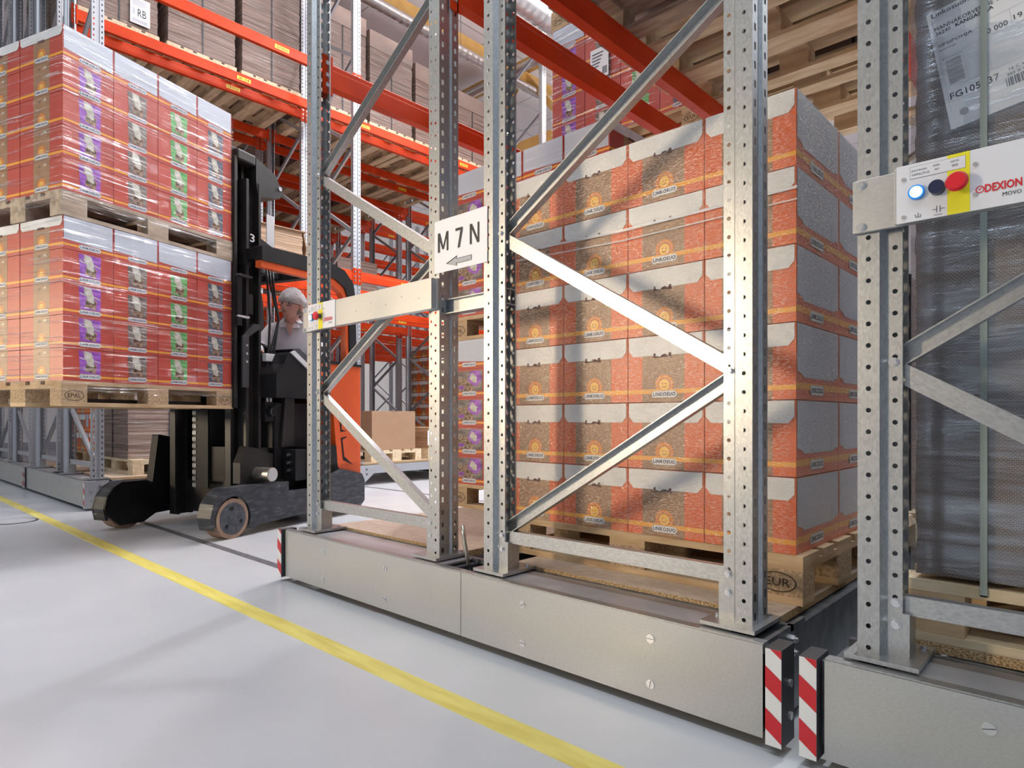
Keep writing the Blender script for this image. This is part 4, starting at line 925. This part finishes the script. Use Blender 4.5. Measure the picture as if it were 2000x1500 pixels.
# ------------------------------------------------------------------ control beams
def control_beam(x0, x1, label, panel_x=.16, panel_w=.24):
    r = empty('control_beam', (x0, 1.652, 1.25)); W = x1 - x0
    b = MB(); b.box((0, -.014, 0), (W, -.002, .121), 'panel_steel'); b.box((.09, -.034, .0), (W - .01, -.014, .121), 'panel_steel')
    for i in range(5): b.cyl((.5 + i * .11, -.034, .05 + .02 * (i % 2)), (.5 + i * .11, -.0355, .05 + .02 * (i % 2)), .003, 'bolt', 8)
    b.build('beam_cover', r, bevel=.002)
    for xx in (.018, W - .018):
        for z in (.012, .108): q = put('bolt', BOLT, r, (xx, -.014, z)); q.rotation_euler = (radians(90), 0, 0)
    p = MB(); p.box((panel_x - .07, -.0375, -.002), (panel_x - .07 + panel_w, -.034, .123), 'panel_white')
    F = (V((panel_x - .07, -.0375, 0)), V((1, 0, 0)), V((0, 0, 1)))
    p.rect(F, .094, -.002, .133, .123, 'panel_yellow', .0006)
    p.rect(F, .026, .090, .126, .116, 'ink_soft', .0008); p.rect(F, .0265, .0905, .1255, .1155, 'panel_white', .0011)
    for s_, x, y, h_ in (('KÄYTÄVÄN', .029, .1045, .0048), ('VAPAUTUS', .029, .0955, .0048), ('KÄSI-', .069, .1065, .0048), ('AJO', .071, .0975, .0048), ('HÄTÄ', .100, .1065, .0048), ('SEIS', .102, .0975, .0048)): p.text(F, s_, x, y, None, h_, 'ink_soft', .0014, .01)
    p.text(F, 'DEXION', .158, .030, .060, .017, 'logo_red', .001, .03); p.text(F, 'MOVO', .187, .016, .030, .008, 'black_ink', .001, 0)
    ring = [(.150 + .0075 * cos(i * pi / 8), .0385 + .0075 * sin(i * pi / 8)) for i in range(17)]
    for a, c in zip(ring, ring[1:]): p.flat(F, [a, c, (.150 + (c[0] - .150) * .75, .0385 + (c[1] - .0385) * .75), (.150 + (a[0] - .150) * .75, .0385 + (a[1] - .0385) * .75)], 'logo_red', .001)
    p.flat(F, [(.146, .040), (.149, .036), (.156, .045), (.149, .039)], 'logo_red', .0012)
    for cx in (.078,): p.rect(F, cx - .0035, .008, cx - .0025, .022, 'ink_soft', .001); p.rect(F, cx + .0025, .008, cx + .0035, .022, 'ink_soft', .001); p.rect(F, cx - .011, .0145, cx - .0035, .0155, 'ink_soft', .001); p.rect(F, cx + .0035, .0145, cx + .011, .0155, 'ink_soft', .001); p.rect(F, cx - .008, .0025, cx + .008, .0035, 'ink_soft', .001)
    for a in ((.034, .010, .036, .011), (.036, .005, .037, .011), (.036, .005, .046, .006), (.045, .005, .046, .011), (.0405, .005, .0415, .015)): p.rect(F, *a, 'ink_soft', .001)
    for xy in ((.014, .092), (.014, .010), (.142, .092), (.142, .030)): p.cyl((panel_x - .07 + xy[0], -.0375, xy[1]), (panel_x - .07 + xy[0], -.040, xy[1]), .0045, 'bolt', 12)
    pn = p.build('control_panel', r); X = panel_x - .07
    q = MB(); q.cyl((X + .039, -.0375, .058), (X + .039, -.047, .058), .0155, 'ring_blue', 24); q.cyl((X + .039, -.047, .058), (X + .039, -.050, .058), .0118, 'lamp_blue', 24); q.build('blue_lamp', pn)
    q = MB(); q.cyl((X + .077, -.0375, .058), (X + .077, -.056, .058), .0145, 'button_navy', 24); q.build('push_button', pn, bevel=.002)
    q = MB(); q.cyl((X + .114, -.0375, .058), (X + .114, -.058, .058), .012, 'bumper_black', 20); q.cyl((X + .114, -.056, .058), (X + .114, -.062, .058), .015, 'mushroom_red', 24, r2=.0205); q.cyl((X + .114, -.062, .058), (X + .114, -.070, .058), .0205, 'mushroom_red', 24, r2=.016); q.build('emergency_stop_button', pn)
    tag(r, label, 'control beam'); return r
control_beam(-2.962, -1.935, 'galvanised control beam on the frame left of the paper sign')
control_beam(-.446, .566, 'large control beam with red emergency stop at the right edge', panel_x=.165)
b = MB(); b.box((-1.99, 1.70, 1.235), (-1.60, 1.703, 1.292), 'zinc'); b.box((-1.99, 1.68, 1.289), (-1.60, 1.73, 1.292), 'zinc'); b.box((-1.99, 1.68, 1.235), (-1.60, 1.73, 1.238), 'zinc'); tag(b.build('spacer_rail'), 'short galvanised channel joining the two centre frames below the sign', 'rail')
# paper sign
b = MB(); F = (V((0, 0, 0)), V((1, 0, 0)), V((0, 0, 1))); SW, SHH = .297, .205
vs = []; nxs = 12
for k_ in range(2):
    for i in range(nxs + 1): vs.append((SW * i / nxs, -.001 + .001 * cos(i * .9), SHH * k_))
b.add(vs, [(i, i + 1, nxs + 2 + i, nxs + 1 + i) for i in range(nxs)], 'paper_white', True)
for pl in ([(0, 0), (.011, 0), (.011, 1), (0, 1)], [(.052, 0), (.063, 0), (.063, 1), (.052, 1)], [(.0, 1), (.013, 1), (.036, .12), (.027, .12)], [(.050, 1), (.063, 1), (.036, .12), (.027, .12)]): b.flat(F, [(.022 + p[0], .080 + .075 * p[1]) for p in pl], 'black_ink', .0022 + .00015 * (len(b.f) % 5))
for pl in ([(0, .87), (.040, .87), (.040, 1), (0, 1)], [(.012, 0), (.023, 0), (.040, .87), (.028, .87)]): b.flat(F, [(.125 + p[0], .080 + .075 * p[1]) for p in pl], 'black_ink', .0022 + .00015 * (len(b.f) % 5))
for pl in ([(0, 0), (.010, 0), (.010, 1), (0, 1)], [(.042, 0), (.052, 0), (.052, 1), (.042, 1)], [(.0, 1), (.012, 1), (.052, 0), (.040, 0)]): b.flat(F, [(.205 + p[0], .080 + .075 * p[1]) for p in pl], 'black_ink', .0022 + .00015 * (len(b.f) % 5))
b.flat(F, [(.07, .030), (.135, .052), (.130, .041), (.215, .041), (.215, .022), (.130, .022), (.135, .012)], 'black_ink', .0022); b.flat(F, [(.080, .029), (.133, .046), (.128, .039), (.213, .039), (.213, .023), (.128, .023), (.133, .013)], 'arrow_grey', .0028)
o = b.build('paper_sign'); o.location = (-1.965, 1.652, 1.392); tag(o, 'white paper sign with black letters and arrow taped between two posts', 'sign')
b = MB(); b.tube([(-1.86, 1.74, .22), (-1.865, 1.735, .27), (-1.875, 1.73, .33), (-1.878, 1.728, .36), (-1.885, 1.728, .40)], .008, 'bare_steel', 8); tag(b.build('cable_conduit'), 'thin bent metal conduit rising between the two centre frames', 'conduit')
# ------------------------------------------------------------------ far rack loads
def far_stack(xc, yc, z, h_, lab, seed, kind='light', mat='sheet_stack', wx=1.16, wy=.76, cap=0.0, wrapf=False, group='cardboard stacks on the far racks'):
    pallet((xc, yc, z + .001), 0, 'pallet under ' + lab.replace('brown cardboard stack, ', '').replace('far brown stack, ', 'stack '), kind, 'pallets on the far racks', parts=False)
    o = sheet_stack(xc - wx / 2, yc - wy / 2, xc + wx / 2, yc + wy / 2, z + .146, z + .146 + h_, lab, mat, seed, 1, cap, group=group)
    if wrapf: child_wrap(o, xc - wx / 2 - .006, yc - wy / 2 - .006, xc + wx / 2 + .006, yc + wy / 2 + .006, z + .12, z + .15 + h_ * .9, 'film_stack', seed=seed)
    return o
hs = [1.75, 1.6, 1.7, 1.45, 1.35, 1.2, 1.1]
ys = [2.20, 3.08, 3.94, 4.98, 5.82, 6.66, 7.48]
c2 = (RX[1][0] + RX[1][1]) / 2
for i, (y, h_) in enumerate(zip(ys, hs)):
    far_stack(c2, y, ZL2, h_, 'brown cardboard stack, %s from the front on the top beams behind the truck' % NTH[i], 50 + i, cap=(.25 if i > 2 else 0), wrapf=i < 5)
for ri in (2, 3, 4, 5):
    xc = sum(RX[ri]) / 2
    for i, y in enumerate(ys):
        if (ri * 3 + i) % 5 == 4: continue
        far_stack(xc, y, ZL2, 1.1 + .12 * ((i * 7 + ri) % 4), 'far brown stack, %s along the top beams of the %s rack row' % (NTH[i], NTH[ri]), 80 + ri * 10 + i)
o = sheet_stack(-7.78, 3.02, -6.72, 3.70, ZL1 + .002, ZL1 + .30, 'bundle of flat folded cartons on the beam behind the truck mast', 'sheet_stack_light', 130, 1)
b = MB(); b.box((-.56, -.38, .30), (.56, .38, .312), 'carton_brown'); b.prism([(.352, .30), (.365, .30), (.41, .12), (.385, -.0), (.375, .0), (.395, .12)], 0, -.5, .53, 'carton_brown'); b.build('open_lid', o)
b = MB(); b.box((0, 0, 0), (.003, .20, .29), 'paper'); F = (V((.003, 0, 0)), V((0, 1, 0)), V((0, 0, 1)))
b.text(F, 'RB', .075, .085, .085, .085, 'black_ink', .001)
for i in range(6): b.rect(F, .02, .26 - i * .012, .17 - .01 * (i % 3), .264 - i * .012, 'arrow_grey', .001)
for i in range(5): b.rect(F, .02, .05 - i * .008, .18, .053 - i * .008, 'arrow_grey', .001)
for i in range(8): b.rect(F, .02, .10 + i * .009, .05, .104 + i * .009, 'arrow_grey', .001)
o = b.build('paper_note'); o.location = (-7.900, 2.30, 5.19); tag(o, 'white note marked with two hand letters on the front brown stack at top left', 'label')
# ground floor
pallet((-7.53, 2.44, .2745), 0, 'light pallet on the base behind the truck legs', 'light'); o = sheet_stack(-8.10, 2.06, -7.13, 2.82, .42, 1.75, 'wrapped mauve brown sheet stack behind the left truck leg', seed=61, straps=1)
child_wrap(o, -8.11, 2.05, -7.12, 2.83, .42, 1.7, 'film_stack', seed=62, amp=.012)
pallet((-7.42, 5.10, .2745), 0, 'pallet under the plain brown box behind the truck', 'light')
b = MB(); b.box((-.55, -.36, 0), (.55, .33, .50), 'carton_brown'); o = b.build('plain_brown_box', bevel=.004); o.location = (-7.40, 5.09, .42); b = MB(); b.box((-.56, -.03, .4985), (.555, .03, .503), 'sheet_face'); b.build('tape', o); tag(o, 'plain brown cardboard box on a pallet behind the truck', 'box')
pallet((-7.42, 6.02, .2745), 0, 'pallet under the low flat cardboard pile behind the truck', 'light')
sheet_stack(-8.0, 5.66, -6.86, 6.38, .42, .70, 'low pile of flat brown cardboard beside the plain box', 'sheet_stack_light', 63, 1)
b = MB(); b.box((0, 0, 0), (.002, .16, .20), 'paper'); F = (V((.002, 0, 0)), V((0, 1, 0)), V((0, 0, 1)))
for i in range(4): b.rect(F, .03, .03 + i * .03, .12, .038 + i * .03, 'logo_red', .001)
o = b.build('paper_label'); o.location = (-6.845, 5.63, .46); tag(o, 'small white label sheet beside the plain brown box', 'label')
def far_red(xc, yc, z, rows, place, k0):
    pallet((xc, yc, z + .001), 0, 'pallet under the ' + place, 'eur', 'pallets on the far racks', parts=False)
    for r_ in range(rows):
        for c_ in range(4):
            o = put('orange_carton', NEAR, None, (xc - .44 + .2935 * c_, yc - .2, z + .146 + .2295 * (rows - 1 - r_)))
            tag(o, 'small red carton, row %s column %s, %s' % (NTH[r_], NTH[c_], place), 'carton', 'cartons of the ' + place)
        if r_ < 99:
            for c_ in range(2):
                o = put('orange_carton', NEAR, None, (xc + .5, yc - .25 + .42 * c_, z + .146 + .2295 * (rows - 1 - r_)), pi / 2); o.scale = (1, 1, 1)
                tag(o, 'small red aisle-facing carton, row %s %s, %s' % (NTH[r_], ['front', 'rear'][c_], place), 'carton', 'cartons of the ' + place)
d1 = sum(RX[2]) / 2; d2 = sum(RX[3]) / 2; e1 = sum(RX[4]) / 2
far_red(d1, 2.6, .2745, 5, 'red carton stack low at far left', 0)
far_red(d1, 8.5, .2745, 8, 'tall red stack in the far centre', 0)
far_red(d1, 9.5, .2745, 8, 'second tall red carton stack far behind', 0)
far_red(d1, 10.5, .2745, 8, 'third tall red carton stack far behind', 0)
far_red(d2, 5.6, .2745, 4, 'low red stack deep in far racks', 0)
for i, (ri, y) in enumerate(((2, 5.2), (2, 6.1), (3, 3.2), (4, 5.6), (4, 6.6), (5, 4.9))):
    far_stack(sum(RX[ri]) / 2, y, ZL1, .6 + .1 * (i % 3), 'grey wrapped goods, %s on the lower beams of the far racks' % NTH[i], 150 + i)
# ceiling lamps
for i, (x, y) in enumerate(((-5, 4), (-5, 8), (-12, 6), (-12, 12), (-4, -1))):
    b = MB(); b.box((-.08, -.75, 0), (.08, .75, .06), 'white_carton'); b.box((-.06, -.72, -.012), (.06, .72, 0), 'tube_light'); o = b.build('ceiling_lamp'); o.location = (x, y, 8.6); h = MB(); h.cyl((0, -.5, .06), (0, -.5, .2), .005, 'frame_dark', 6); h.cyl((0, .5, .06), (0, .5, .2), .005, 'frame_dark', 6); h.build('hanger_wire', o)
    tag(o, 'long white ceiling lamp, %s of the hall lamps' % NTH[i], 'ceiling lamp')
